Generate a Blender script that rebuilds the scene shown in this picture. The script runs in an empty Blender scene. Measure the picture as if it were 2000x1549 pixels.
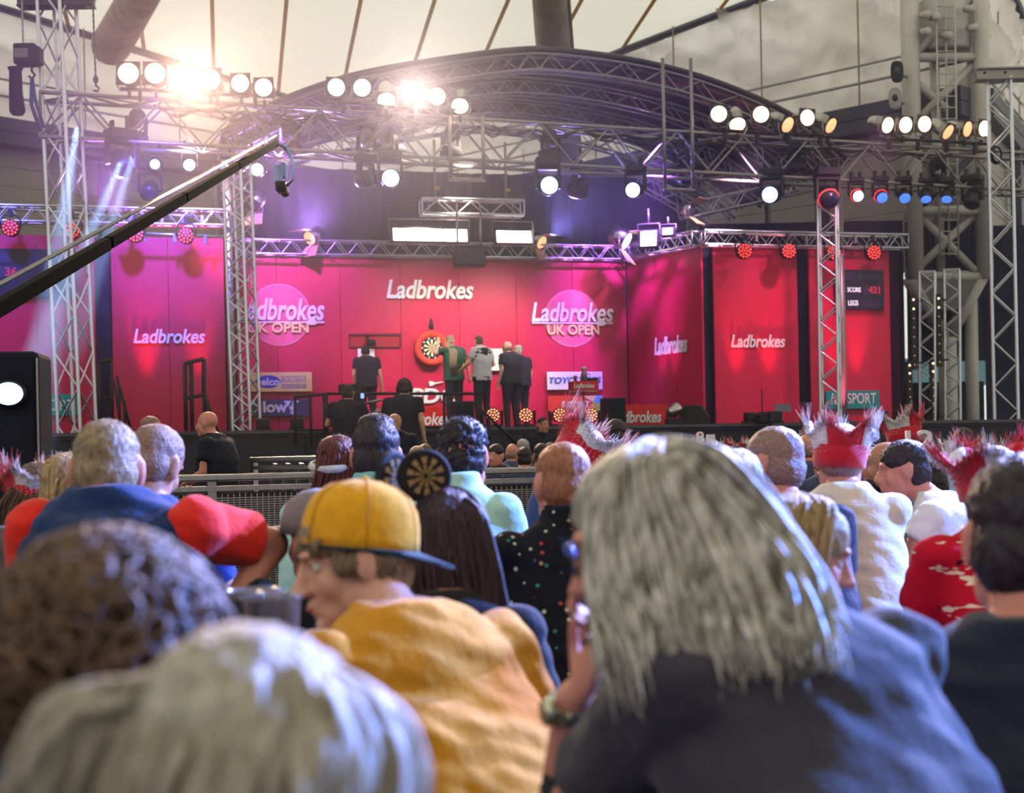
import bpy, bmesh, math, random
from mathutils import Vector, Matrix, noise
import numpy as np

SC = bpy.context.scene
COL = SC.collection
PI = math.pi

# ------------------------------------------------------------------ camera
FPX, HORIZ, ROLL, CAMH = 2800.0, 890.0, 0.020, 1.2
cam_d = bpy.data.cameras.new('camera'); cam = bpy.data.objects.new('camera', cam_d); COL.objects.link(cam)
cam_d.sensor_width = 36.0; cam_d.lens = FPX / 2000 * 36.0
cam_d.shift_y = (HORIZ - 774.5) / 2000.0
cam_d.clip_start = 0.05; cam_d.clip_end = 300
CR = Vector((math.cos(ROLL), 0, -math.sin(ROLL))); CU = Vector((math.sin(ROLL), 0, math.cos(ROLL)))
cam.matrix_world = Matrix(((CR.x, CU.x, 0, 0), (0, 0, -1, 0), (CR.z, CU.z, 0, CAMH), (0, 0, 0, 1)))
cam_d.dof.use_dof = True; cam_d.dof.focus_distance = 9.0; cam_d.dof.aperture_fstop = 3.7
SC.camera = cam

def lin(c):
    return tuple((v / 12.92 if v <= 0.04045 else ((v + 0.055) / 1.055) ** 2.4) for v in (x / 255.0 for x in c))

# ------------------------------------------------------------------ sky light (overcast daylight outside the tent)
W = bpy.data.worlds.new('sky'); SC.world = W; W.use_nodes = True
bg = W.node_tree.nodes['Background']; bg.inputs[0].default_value = (1.0, 1.0, 0.965, 1); bg.inputs[1].default_value = 1.02
SC.view_settings.view_transform = 'Standard'; SC.view_settings.look = 'None'
SC.view_settings.exposure = 0.0; SC.view_settings.gamma = 1.0; SC.view_settings.use_curve_mapping = False
SC.cycles.max_bounces = 4; SC.cycles.diffuse_bounces = 1; SC.cycles.glossy_bounces = 2
SC.cycles.transmission_bounces = 6; SC.cycles.transparent_max_bounces = 8; SC.cycles.volume_bounces = 0
SC.cycles.sample_clamp_indirect = 4.0; SC.cycles.caustics_reflective = False; SC.cycles.caustics_refractive = False
SC.cycles.use_denoising = True; SC.cycles.use_adaptive_sampling = True; SC.cycles.adaptive_threshold = .1

# ------------------------------------------------------------------ stage frame: s along the set, t towards the audience
TH = math.radians(14.5)
ES = Vector((math.cos(TH), math.sin(TH), 0)); ET = Vector((math.sin(TH), -math.cos(TH), 0)); SO = Vector((-1.64, 29.0, 0))
ZS = 1.70                                   # stage floor
def S(s, t, z=0.0): return SO + ES * s + ET * t + Vector((0, 0, z))
def ray(px, py): return Vector((0, 1, 0)) + CR * ((px - 1000) / FPX) + CU * ((HORIZ - py) / FPX)
def P(px, py, d): return Vector((0, 0, CAMH)) + ray(px, py) * d
def SP(px, py, t):
    r = ray(px, py); o = Vector((0, 0, CAMH))
    k = (t - (o - SO).dot(ET)) / r.dot(ET); p = o + r * k
    return (p - SO).dot(ES), p.z

# ------------------------------------------------------------------ lamps that light the set and the crowd
def spot(name, loc, aim, color, power, angle=40, blend=0.6, size=0.15):
    l = bpy.data.lights.new(name, 'SPOT'); l.color = color; l.energy = power
    l.spot_size = math.radians(angle); l.spot_blend = blend; l.shadow_soft_size = size
    o = bpy.data.objects.new(name, l); COL.objects.link(o); o.location = loc
    o.rotation_euler = (Vector(aim) - Vector(loc)).to_track_quat('-Z', 'Y').to_euler(); return o
def area(name, loc, aim, color, power, sx, sy):
    l = bpy.data.lights.new(name, 'AREA'); l.color = color; l.energy = power; l.shape = 'RECTANGLE'; l.size = sx; l.size_y = sy
    o = bpy.data.objects.new(name, l); COL.objects.link(o); o.location = loc
    o.rotation_euler = (Vector(aim) - Vector(loc)).to_track_quat('-Z', 'Y').to_euler(); return o
WHITE, WARM, BLUE, MAG, RED = (1, .95, .9), (1, .72, .48), (.12, .25, 1), (.60, .14, 1), (1, .03, .06)
LIGHTS = [
    # soft boxes and fresnels over the board
    ('soft_box_light', S(-0.6, 2.6, 5.45), S(-0.1, 0, 3.2), WHITE, 1000, 66, .9, .4),
    ('soft_box_light', S(1.9, 2.6, 5.45), S(1.2, 0, 3.1), WHITE, 700, 66, .9, .4),
    ('key_light', S(0.0, 3.3, 6.9), S(0.2, 0.2, 3.4), (1, .78, .58), 2300, 34, .9, .2),
    ('key_light', S(-5.0, 3.4, 7.0), S(-2.8, 0.0, 3.2), (1, .62, .9), 2300, 42, .9, .2),
    ('key_light', S(6.0, 3.4, 7.0), S(3.5, 0.0, 3.2), (1, .6, .88), 2300, 42, .9, .2),
    # magenta and violet wash
    ('wash_light', S(-3.2, 3.2, 7.0), S(-2.6, 0, 4.7), (.42, .12, 1), 5600, 58, 1, .2),
    ('wash_light', S(3.9, 3.2, 7.0), S(4.0, 0.4, 4.5), (.42, .12, 1), 4200, 56, 1, .2),
    ('wash_light', S(-5.4, 5.4, 7.0), S(-5.2, 2.2, 5.0), (.13, .09, 1), 3600, 50, 1, .2),
    ('wash_light', S(-8.2, 5.4, 7.0), S(-8.4, 2.2, 4.4), (.13, .12, 1), 1800, 50, 1, .2),
    ('wash_light', S(7.2, 5.8, 7.2), S(7.2, 2.2, 3.4), (1, .34, .62), 950, 60, 1, .2),
    # fill spots added without fixtures to tint the haze violet; then narrow blue beams
    ('haze_fill_light', S(-2.4, 0.5, 5.7), S(-3.2, 5.0, 7.6), (.50, .26, 1), 1500, 90, 1, .2),
    ('haze_fill_light', S(2.6, 0.5, 5.7), S(3.0, 5.0, 7.6), (.30, .26, 1), 900, 90, 1, .2),
    ('haze_fill_light', S(-6.0, 2.9, 5.6), S(-6.6, 6.5, 7.4), (.62, .26, 1), 1300, 80, 1, .2),
    ('beam_light', P(150, 250, 23.0), P(92, 640, 18.5), (.35, .62, 1), 55000, 4.6, .5, .05),
    ('beam_light', P(238, 312, 23.0), P(112, 610, 18.5), (.35, .62, 1), 50000, 4.0, .5, .05),
    ('beam_light', P(262, 300, 23.0), P(190, 520, 19.0), (.35, .62, 1), 40000, 3.4, .5, .05),
    # light over the audience: unseen spots for the blue rim, then the blinders
    ('crowd_light', Vector((7.2, 6.6, 4.2)), Vector((0.4, 2.0, 1.0)), (.13, .28, 1), 16000, 56, .7, .2),
    ('crowd_light', Vector((5.0, 10.5, 6.0)), Vector((0.2, 1.8, 1.0)), (.42, .45, 1), 15000, 50, .7, .2),
    ('blinder_light', P(362, 150, 24.0), Vector((0.5, 6.0, 1.0)), (1, .66, .42), 5200, 60, .7, .12),
    ('blinder_light', P(803, 177, 25.0), Vector((1.0, 5.0, 1.0)), (1, .78, .62), 3500, 60, .7, .12),
    ('blinder_light', P(1070, 364, 26.0), Vector((1.0, 5.0, 1.0)), (.25, .40, 1), 3500, 50, .7, .12),
    ('blinder_light', P(762, 350, 25.5), Vector((0.0, 5.0, 1.0)), (.25, .40, 1), 3500, 50, .7, .12),
]
for a in LIGHTS: spot(*a)

# ------------------------------------------------------------------ materials
MATS = {}
def mat(name, col, rough=.6, metal=0.0, var=.10, scale=8.0, bump=0.0, bscale=40.0, emit=None, estr=0.0, spec=.4, sheen=0.0, trans=0.0, alpha=1.0, ior=1.45):
    if name in MATS: return MATS[name]
    m = bpy.data.materials.new(name); m.use_nodes = True; nt = m.node_tree; b = nt.nodes['Principled BSDF']
    c = lin(col)
    tc = nt.nodes.new('ShaderNodeTexCoord'); nz = nt.nodes.new('ShaderNodeTexNoise'); nz.inputs['Scale'].default_value = scale
    nz.inputs['Detail'].default_value = 4
    nt.links.new(tc.outputs['Object'], nz.inputs['Vector'])
    rp = nt.nodes.new('ShaderNodeValToRGB')
    rp.color_ramp.elements[0].position = .3; rp.color_ramp.elements[1].position = .7
    rp.color_ramp.elements[0].color = tuple(v * (1 - var) for v in c) + (1,)
    rp.color_ramp.elements[1].color = tuple(min(1, v * (1 + var)) for v in c) + (1,)
    nt.links.new(nz.outputs[0], rp.inputs[0]); nt.links.new(rp.outputs[0], b.inputs['Base Color'])
    b.inputs['Roughness'].default_value = rough; b.inputs['Metallic'].default_value = metal
    b.inputs['Specular IOR Level'].default_value = spec
    if sheen: b.inputs['Sheen Weight'].default_value = sheen
    if trans: b.inputs['Transmission Weight'].default_value = trans; b.inputs['IOR'].default_value = ior
    if alpha < 1: b.inputs['Alpha'].default_value = alpha
    if bump:
        n2 = nt.nodes.new('ShaderNodeTexNoise'); n2.inputs['Scale'].default_value = bscale; n2.inputs['Detail'].default_value = 3
        nt.links.new(tc.outputs['Object'], n2.inputs['Vector'])
        bp = nt.nodes.new('ShaderNodeBump'); bp.inputs['Strength'].default_value = bump; bp.inputs['Distance'].default_value = .02
        nt.links.new(n2.outputs[0], bp.inputs['Height']); nt.links.new(bp.outputs[0], b.inputs['Normal'])
    if emit is not None:
        b.inputs['Emission Color'].default_value = lin(emit) + (1,); b.inputs['Emission Strength'].default_value = estr
    m.diffuse_color = c + (1,)
    MATS[name] = m; return m

def bsdf(m): return m.node_tree.nodes['Principled BSDF']
def streaked(name, c0, c1, scale=(60, 60, 6), rough=.5, spec=.4):
    """hair or fabric: colour streaks that run along z of the object"""
    if name in MATS: return MATS[name]
    m = mat(name, c0, rough=rough, spec=spec, bump=.0)
    nt = m.node_tree; rp = [n for n in nt.nodes if n.type == 'VALTORGB'][0]; nz = [n for n in nt.nodes if n.type == 'TEX_NOISE'][0]
    tc = [n for n in nt.nodes if n.type == 'TEX_COORD'][0]
    mp = nt.nodes.new('ShaderNodeMapping'); mp.inputs['Scale'].default_value = scale
    nt.links.new(tc.outputs['Object'], mp.inputs[0]); nt.links.new(mp.outputs[0], nz.inputs['Vector']); nz.inputs['Scale'].default_value = 1
    rp.color_ramp.elements[0].color = lin(c0) + (1,); rp.color_ramp.elements[1].color = lin(c1) + (1,)
    bp = nt.nodes.new('ShaderNodeBump'); bp.inputs['Strength'].default_value = .7; bp.inputs['Distance'].default_value = .01
    nt.links.new(nz.outputs[0], bp.inputs['Height']); nt.links.new(bp.outputs[0], bsdf(m).inputs['Normal'])
    return m

def translucent_mat(name, col, var=.04):
    m = bpy.data.materials.new(name); m.use_nodes = True; nt = m.node_tree; nt.nodes.remove(nt.nodes['Principled BSDF'])
    out = [n for n in nt.nodes if n.type == 'OUTPUT_MATERIAL'][0]
    tr = nt.nodes.new('ShaderNodeBsdfTranslucent'); df = nt.nodes.new('ShaderNodeBsdfDiffuse'); mx = nt.nodes.new('ShaderNodeMixShader')
    tc = nt.nodes.new('ShaderNodeTexCoord'); nz = nt.nodes.new('ShaderNodeTexNoise'); nz.inputs['Scale'].default_value = .35; nz.inputs['Detail'].default_value = 5
    rp = nt.nodes.new('ShaderNodeValToRGB'); c = lin(col)
    rp.color_ramp.elements[0].position = .3; rp.color_ramp.elements[1].position = .75
    rp.color_ramp.elements[0].color = tuple(v * (1 - var) for v in c) + (1,); rp.color_ramp.elements[1].color = tuple(min(1, v * (1 + var)) for v in c) + (1,)
    nt.links.new(tc.outputs['Object'], nz.inputs[0]); nt.links.new(nz.outputs[0], rp.inputs[0])
    nt.links.new(rp.outputs[0], tr.inputs[0]); nt.links.new(rp.outputs[0], df.inputs[0])
    mx.inputs[0].default_value = .25; nt.links.new(tr.outputs[0], mx.inputs[1]); nt.links.new(df.outputs[0], mx.inputs[2]); nt.links.new(mx.outputs[0], out.inputs[0])
    MATS[name] = m; return m

M_ALU = mat('aluminium', (214, 216, 224), .34, 1.0, .08, 20)
M_STEEL = mat('grey_painted_tube', (152, 147, 144), .4, .7, .10, 12)
M_BLACK = mat('black_paint', (20, 20, 24), .5, 0, .2, 15)
M_BLACKFAB = mat('black_drape', (20, 22, 38), .9, 0, .25, 3, bump=.3, bscale=3)
M_NAVY = mat('navy_drape', (20, 26, 58), .9, 0, .25, 3, bump=.3, bscale=3)
M_RED = mat('red_print', (212, 15, 76), .45, 0, .02, 3)
M_SIGNRED = mat('bright_red_print', (235, 28, 36), .45, 0, .02, 3)
M_WHITE = mat('white_print', (245, 243, 245), .5, 0, .02, 5)
M_YELP = mat('pale_yellow_print', (250, 226, 140), .5, 0, .03, 5)
M_SILVER = mat('polished_can', (190, 186, 180), .25, 1.0, .1, 15)
M_STAGE = mat('stage_fascia', (46, 44, 54), .8, 0, .15, 4)
M_FLOOR = mat('floor_dark', (52, 50, 52), .7, 0, .25, 2)
E_WARM = mat('warm_lamp_lens', (255, 235, 205), .3, emit=(255, 214, 170), estr=9)
E_AMBER = mat('amber_lamp_lens', (255, 190, 150), .3, emit=(255, 176, 122), estr=1.6)
E_BLUE = mat('blue_lamp_lens', (200, 215, 255), .3, emit=(150, 180, 255), estr=7)
E_BLUEDIM = mat('dim_blue_lens', (90, 130, 255), .3, emit=(70, 120, 255), estr=1.6)
E_WHITE = mat('white_lamp_panel', (255, 255, 255), .3, emit=(255, 250, 245), estr=7)
E_RED = mat('red_led', (255, 120, 100), .3, emit=(255, 36, 34), estr=2.6)
E_REDPALE = mat('pale_red_led', (255, 190, 160), .3, emit=(255, 150, 105), estr=2.2)

# ------------------------------------------------------------------ mesh helpers
class MB:
    def __init__(self): self.v = []; self.f = []
    def add(self, vs, fs):
        n = len(self.v); self.v += [Vector(x) for x in vs]; self.f += [tuple(i + n for i in f) for f in fs]; return self
    def box(self, c, s, R=None):
        hx, hy, hz = s[0] / 2, s[1] / 2, s[2] / 2; c = Vector(c)
        vs = [Vector((x, y, z)) for x in (-hx, hx) for y in (-hy, hy) for z in (-hz, hz)]
        if R is not None: vs = [R @ v for v in vs]
        return self.add([c + v for v in vs], [(0, 1, 3, 2), (4, 6, 7, 5), (0, 4, 5, 1), (2, 3, 7, 6), (0, 2, 6, 4), (1, 5, 7, 3)])
    def tube(self, a, b, r0, r1=None, n=8, cap=True):
        a, b = Vector(a), Vector(b); r1 = r0 if r1 is None else r1
        q = (b - a).to_track_quat('Z', 'Y'); vs = []
        for p, r in ((a, r0), (b, r1)):
            for i in range(n):
                t = 2 * PI * i / n; vs.append(p + q @ Vector((r * math.cos(t), r * math.sin(t), 0)))
        fs = [(i, (i + 1) % n, n + (i + 1) % n, n + i) for i in range(n)]
        if cap: fs += [tuple(range(n - 1, -1, -1)), tuple(range(n, 2 * n))]
        return self.add(vs, fs)
    def path(self, pts, r, n=6):
        """swept tube; r a number or a list"""
        pts = [Vector(p) for p in pts]; k = len(pts); rs = r if isinstance(r, (list, tuple)) else [r] * k
        vs = []; up = None
        for i, p in enumerate(pts):
            d = (pts[min(i + 1, k - 1)] - pts[max(i - 1, 0)]).normalized()
            if up is None: up = d.orthogonal().normalized()
            up = (up - d * up.dot(d))
            up = up.normalized() if up.length > 1e-6 else d.orthogonal().normalized()
            w = d.cross(up)
            for j in range(n):
                t = 2 * PI * j / n; vs.append(p + (up * math.cos(t) + w * math.sin(t)) * rs[i])
        fs = [(i * n + j, i * n + (j + 1) % n, (i + 1) * n + (j + 1) % n, (i + 1) * n + j) for i in range(k - 1) for j in range(n)]
        fs += [tuple(range(n - 1, -1, -1)), tuple(range((k - 1) * n, k * n))]
        return self.add(vs, fs)
    def lathe(self, prof, c=(0, 0, 0), R=None, n=20, sx=1.0, sy=1.0):
        """prof: (radius, z) pairs, turned about z"""
        c = Vector(c); vs = []; k = len(prof)
        for r, z in prof:
            for j in range(n):
                t = 2 * PI * j / n; p = Vector((r * sx * math.cos(t), r * sy * math.sin(t), z))
                vs.append(c + (R @ p if R is not None else p))
        fs = [(i * n + j, i * n + (j + 1) % n, (i + 1) * n + (j + 1) % n, (i + 1) * n + j) for i in range(k - 1) for j in range(n)]
        fs += [tuple(range(n - 1, -1, -1)), tuple(range((k - 1) * n, k * n))]
        return self.add(vs, fs)
    def prism(self, poly, y0, y1):
        """polygon in x,z pushed through y"""
        n = len(poly); vs = [(x, y0, z) for x, z in poly] + [(x, y1, z) for x, z in poly]
        return self.add(vs, [tuple(range(n)), tuple(range(2 * n - 1, n - 1, -1))] + [(i, n + i, n + (i + 1) % n, (i + 1) % n) for i in range(n)])
    def ball(self, c, r, R=None, nu=16, nv=10):
        r = (r, r, r) if not isinstance(r, (tuple, list)) else r; c = Vector(c); vs = []; fs = []
        for i in range(1, nv):
            a = PI * i / nv
            for j in range(nu):
                t = 2 * PI * j / nu; p = Vector((r[0] * math.sin(a) * math.cos(t), r[1] * math.sin(a) * math.sin(t), r[2] * math.cos(a)))
                vs.append(c + (R @ p if R is not None else p))
        top, bot = Vector((0, 0, r[2])), Vector((0, 0, -r[2]))
        vs += [c + (R @ top if R is not None else top), c + (R @ bot if R is not None else bot)]
        T, B = len(vs) - 2, len(vs) - 1
        for i in range(nv - 2):
            for j in range(nu): fs.append((i * nu + j, (i + 1) * nu + j, (i + 1) * nu + (j + 1) % nu, i * nu + (j + 1) % nu))
        for j in range(nu): fs.append((T, j, (j + 1) % nu)); fs.append((B, (nv - 2) * nu + (j + 1) % nu, (nv - 2) * nu + j))
        return self.add(vs, fs)
    def loft(self, rings, n=24, power=2.0):
        """rings: (centre, rx, ry[, tilt matrix]) stacked"""
        vs = []
        for g in rings:
            c, rx, ry = Vector(g[0]), g[1], g[2]; R = g[3] if len(g) > 3 else None
            for j in range(n):
                t = 2 * PI * j / n; ct, st = math.cos(t), math.sin(t)
                p = Vector((rx * math.copysign(abs(ct) ** (2 / power), ct), ry * math.copysign(abs(st) ** (2 / power), st), 0))
                vs.append(c + (R @ p if R is not None else p))
        k = len(rings)
        fs = [(i * n + j, i * n + (j + 1) % n, (i + 1) * n + (j + 1) % n, (i + 1) * n + j) for i in range(k - 1) for j in range(n)]
        fs += [tuple(range(n - 1, -1, -1)), tuple(range((k - 1) * n, k * n))]
        return self.add(vs, fs)
    def mesh(self, name, m=None, smooth=False):
        me = bpy.data.meshes.new(name); me.from_pydata(self.v, [], self.f); me.update()
        if m is not None: me.materials.append(m)
        if smooth: me.polygons.foreach_set('use_smooth', [True] * len(me.polygons))
        return me

def tag(o, label=None, cat=None, group=None, kind=None):
    if label: o['label'] = label
    if cat: o['category'] = cat
    if group: o['group'] = group
    if kind: o['kind'] = kind
    return o
def thing(name, label, cat, loc=(0, 0, 0), rotz=0.0, group=None, kind=None):
    o = bpy.data.objects.new(name, None); COL.objects.link(o); o.location = loc; o.rotation_euler = (0, 0, rotz)
    o.empty_display_size = .1
    return tag(o, label, cat, group, kind)
def obj(name, mb, m, parent=None, smooth=False, world=False, loc=None, rot=None, bevel=0.0):
    me = mb if isinstance(mb, bpy.types.Mesh) else mb.mesh(name, m, smooth)
    o = bpy.data.objects.new(name, me); COL.objects.link(o)
    if loc is not None: o.location = loc
    if rot is not None: o.rotation_euler = rot
    if parent is not None:
        o.parent = parent
        if world:
            pm = Matrix.LocRotScale(parent.location, parent.rotation_euler, parent.scale)
            if parent.parent is not None:
                g = parent.parent; pm = Matrix.LocRotScale(g.location, g.rotation_euler, g.scale) @ parent.matrix_parent_inverse @ pm
            o.matrix_parent_inverse = pm.inverted()
    if bevel:
        bv = o.modifiers.new('bevel', 'BEVEL'); bv.width = bevel; bv.segments = 2; bv.limit_method = 'ANGLE'
    return o
def struct(name, mb, m, **k):
    o = obj(name, mb, m, **k); o['kind'] = 'structure'; return o
def frame_mesh(me, c=None):
    """re-centre a mesh, give back the offset"""
    return me

TMPS = bpy.data.scenes.new('workshop')      # an empty side scene, so that shaping a mesh does not re-evaluate the whole place
def tmp_dg():
    with bpy.context.temp_override(scene=TMPS, view_layer=TMPS.view_layers[0]):
        return bpy.context.evaluated_depsgraph_get()
def text_mesh(txt, m, w, h, bold=.012, shear=0.0, depth=.01, space=1.0, name='lettering'):
    """lettering in the x,z plane, facing -y, centred, fitted to w by h"""
    cu = bpy.data.curves.new('t', 'FONT'); cu.body = txt; cu.size = 1; cu.offset = bold; cu.shear = shear; cu.extrude = .02
    cu.space_character = space; cu.resolution_u = 4
    o = bpy.data.objects.new('t', cu); TMPS.collection.objects.link(o)
    dg = tmp_dg(); me = bpy.data.meshes.new_from_object(o.evaluated_get(dg)); me.name = name
    bpy.data.objects.remove(o); bpy.data.curves.remove(cu)
    n = len(me.vertices); co = np.empty(n * 3, dtype=np.float32); me.vertices.foreach_get('co', co); co = co.reshape(n, 3)
    lo, hi = co.min(0), co.max(0); c = (lo + hi) / 2; sz = np.maximum(hi - lo, 1e-6)
    q = np.empty_like(co)
    q[:, 0] = (co[:, 0] - c[0]) / sz[0] * w; q[:, 2] = (co[:, 1] - c[1]) / sz[1] * h; q[:, 1] = -(co[:, 2] - c[2]) / sz[2] * depth
    me.vertices.foreach_set('co', q.ravel()); me.update(); me.materials.clear(); me.materials.append(m)
    return me
def copy_tree(o, parent=None, **k):
    c = o.copy(); COL.objects.link(c); c.parent = parent
    for key, v in k.items(): c[key] = v
    for ch in list(o.children): copy_tree(ch, c)
    return c

# ------------------------------------------------------------------ truss
_unit = {}
def unit_tube(m, n=6):
    key = (m.name, n)
    if key not in _unit:
        _unit[key] = MB().tube((0, 0, 0), (0, 0, 1), 1, n=n).mesh('tube', m, True)
    return _unit[key]
def bar(name, parent, a, b, r, m, n=6):
    """a straight round bar as an object that shares one unit mesh; a, b in the parent's frame"""
    a, b = Vector(a), Vector(b); o = bpy.data.objects.new(name, unit_tube(m, n)); COL.objects.link(o); o.parent = parent
    d = b - a; o.location = a; o.rotation_mode = 'QUATERNION'; o.rotation_quaternion = d.to_track_quat('Z', 'Y'); o.scale = (r, r, d.length)
    return o
def truss_pts(a, b, w, h, bay, up=Vector((0, 0, 1))):
    a, b = Vector(a), Vector(b); d = (b - a); L = d.length; d.normalize(); side = d.cross(up).normalized(); u2 = side.cross(d).normalized()
    offs = [side * (-w / 2) + u2 * (-h / 2), side * (w / 2) + u2 * (-h / 2), side * (w / 2) + u2 * (h / 2), side * (-w / 2) + u2 * (h / 2)]
    n = max(2, round(L / bay)); return a, b, d, L, offs, n
def truss(root, a, b, w, h, bay, rc, rb, m, joined=False, faces=(0, 1, 2, 3), up=Vector((0, 0, 1)), zig=True):
    """box truss from a to b (root frame): four chords, lacing on its faces"""
    a, b, d, L, offs, n = truss_pts(a, b, w, h, bay, up)
    for o in offs: bar('chord', root, a + o, b + o, rc, m, 8)
    mb = MB()
    for f in faces:
        o0, o1 = offs[f], offs[(f + 1) % 4]
        for i in range(n):
            p, q = a + d * (L * i / n), a + d * (L * (i + 1) / n)
            e = (p + o0, q + o1) if (i + (f // 2)) % 2 == 0 else (p + o1, q + o0)
            if joined: mb.tube(*e, rb, n=5, cap=False)
            else: bar('brace', root, *e, rb, m)
        for x in (a, b):
            if joined: mb.tube(x + o0, x + o1, rb * 1.2, n=5)
            else: bar('end_bar', root, x + o0, x + o1, rb * 1.3, m)
    if joined: tag(obj('lacing', mb, m, root, True), kind='stuff')

# ================================================================== the setting
struct('floor', MB().box((0, 20, -.05), (70, 70, .1)), M_FLOOR)
ROOFV, WL, WT, WR = Vector((-3.1, 44, 0)), Vector((-30, 16.8, 0)), Vector((10.3, 31.4, 0)), Vector((20, 49.4, 0))
def roofz(y): return 11.1 + .129 * (44 - y)
def wall_y(x):
    if x < ROOFV.x: return 44 + (x - ROOFV.x) * (44 - 16.8) / (ROOFV.x - WL.x)
    if x < WT.x: return 44 + (x - ROOFV.x) * (31.4 - 44) / (WT.x - ROOFV.x)
    return 31.4 + (x - WT.x) * (WR.y - 31.4) / (WR.x - WT.x)
def seam_end(x0):
    lo, hi = 0.0, 60.0
    for _ in range(40):
        y = (lo + hi) / 2; x = x0 - .2 * (y - 35)
        if y < wall_y(x): lo = y
        else: hi = y
    return Vector((x0 - .2 * (lo - 35), lo, roofz(lo)))
M_ROOF = translucent_mat('cream_roof_fabric', (252, 247, 230))
M_CANVAS = translucent_mat('beige_canvas', (240, 232, 220), .08)
M_SEAM = mat('tan_seam', (168, 146, 100), .8); M_RSEAM = translucent_mat('tan_roof_seam', (196, 168, 112))
ceiling = thing('ceiling', 'cream translucent tent roof with tan seams above the stage', None, (0, 0, 0), kind='structure')
xs = [-28.7 + 1.8 * i for i in range(33)]
def seam_start(x0): return Vector((x0 - .2 * (-24 - 35), -24, roofz(-24)))
ROOFVZ = Vector((ROOFV.x, ROOFV.y, roofz(44))); WTZ = Vector((WT.x, WT.y, roofz(WT.y)))
for i in range(len(xs) - 1):
    a0, a1, b0, b1 = seam_start(xs[i]), seam_end(xs[i]), seam_start(xs[i + 1]), seam_end(xs[i + 1])
    vs = [a0, b0, b1]
    for c in (ROOFVZ, WTZ):
        if a1.x < c.x < b1.x: vs.append(c)
    vs.append(a1)
    # the cloth sags a little between its seams: a middle line along the strip
    obj('roof_panel', MB().add(vs, [tuple(range(len(vs)))]), M_ROOF, ceiling)
    obj('seam', MB().box((a0 + a1) / 2 - Vector((0, 0, .012)), ((.10), (a1 - a0).length, .016), (a1 - a0).to_track_quat('Y', 'Z').to_matrix()), M_RSEAM, ceiling)

def wall_sheet(name, a, b, z0, z1, m, wr=0.0, nx=60, nz=24, seed=0.0):
    """a vertical sheet of cloth from a to b; z1 may be None = up to the roof"""
    a, b = Vector(a), Vector(b); d = (b - a).normalized(); nrm = Vector((d.y, -d.x, 0)); vs = []; fs = []
    for i in range(nx + 1):
        for j in range(nz + 1):
            p = a.lerp(b, i / nx); top = roofz(p.y) if z1 is None else z1; z = z0 + (top - z0) * j / nz
            q = Vector((p.x, p.y, z))
            if wr: q += nrm * wr * (noise.noise(Vector((i * .32 + j * .20 + seed, j * .10 - i * .05, seed))) + .4 * noise.noise(Vector((i * .8, j * .25, 3 + seed))))
            vs.append(q)
    for i in range(nx):
        for j in range(nz):
            k = i * (nz + 1) + j; fs.append((k, k + nz + 1, k + nz + 2, k + 1))
    return MB().add(vs, fs)
M_CLAD = mat('grey_cladding', (172, 166, 158), .6, 0, .08, 2)
M_GUT = mat('dark_gutter', (70, 72, 82), .5, .2, .15, 4)
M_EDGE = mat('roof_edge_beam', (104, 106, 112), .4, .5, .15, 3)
def tent_wall(name, a, b, zc, label, off=1.0, seed=0.0, dend=1.0):
    root = thing(name, label, None, (0, 0, 0), kind='structure')
    a, b = Vector(a), Vector(b); d = (b - a).normalized(); nrm = Vector((d.y, -d.x, 0))
    if nrm.y > 0: nrm = -nrm
    obj('canvas', wall_sheet('canvas', a, b, zc, None, M_CANVAS, .6, 80, 24, seed), M_CANVAS, root, True)
    L = (b - a).length; n = int(L / 2.6)
    for i in range(1, n):
        p = a.lerp(b, i / n) + nrm * .35 * off; obj('canvas_seam', MB().tube((p.x, p.y, zc), (p.x, p.y, roofz(p.y)), .02, n=4), M_SEAM, root)
    ea, eb = Vector((a.x, a.y, roofz(a.y))) + nrm * .15, Vector((b.x, b.y, roofz(b.y))) + nrm * .15
    obj('edge_beam', MB().tube(ea, eb, .13, n=8), M_EDGE, root, True)
    for dz, r in ((.55, .035), (.95, .03)):
        obj('rail', MB().tube(a + nrm * .5 * off + Vector((0, 0, zc + dz)), b + nrm * .5 * off + Vector((0, 0, zc + dz)), r, n=5), M_STEEL, root)
    c = (a + b) / 2 + nrm * .35 * off; ang = math.atan2(d.y, d.x); R = Matrix.Rotation(ang, 3, 'Z')
    obj('gutter', MB().box((c.x, c.y, zc - .15), (L, .7, .3), R).box((c.x + nrm.x * .1, c.y + nrm.y * .1, zc - .48), (L, .5, .3), R), M_GUT, root)
    for k in range(7):
        obj('cladding_board', MB().box((c.x - nrm.x * .2 * off, c.y - nrm.y * .2 * off, zc - .85 - k * .46), (L, .12, .445), R), M_CLAD, root)
    n2 = int(L / 3.2)
    for i in range(1, n2):
        p = a.lerp(b, i / n2) + nrm * .3
        obj('cladding_post', MB().box((p.x, p.y, zc - 2.3), (.25, .25, 3.2), R), M_GUT, root)
    if dend > 0:
        dr = wall_sheet('drape', a + nrm * .9, a.lerp(b, dend) + nrm * .9, 0, zc - 3.0, M_NAVY, .12, 120, 6, seed + 5)
        obj('drape', dr, M_NAVY, root, True)
    return root
tent_wall('wall_right', ROOFV, WT, 9.0, 'beige canvas tent wall behind the stage right side', dend=.9)
tent_wall('wall_far_right', WT, WR, 9.0, 'beige canvas tent wall past the white mast', off=.1, seed=9.0, dend=0)
tent_wall('wall_left', WL, ROOFV, 9.5, 'beige canvas tent wall behind the stage left side', seed=4.0)
rw = thing('wall_rear', 'beige canvas tent wall behind the audience', None, (0, 0, 0), kind='structure')
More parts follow.
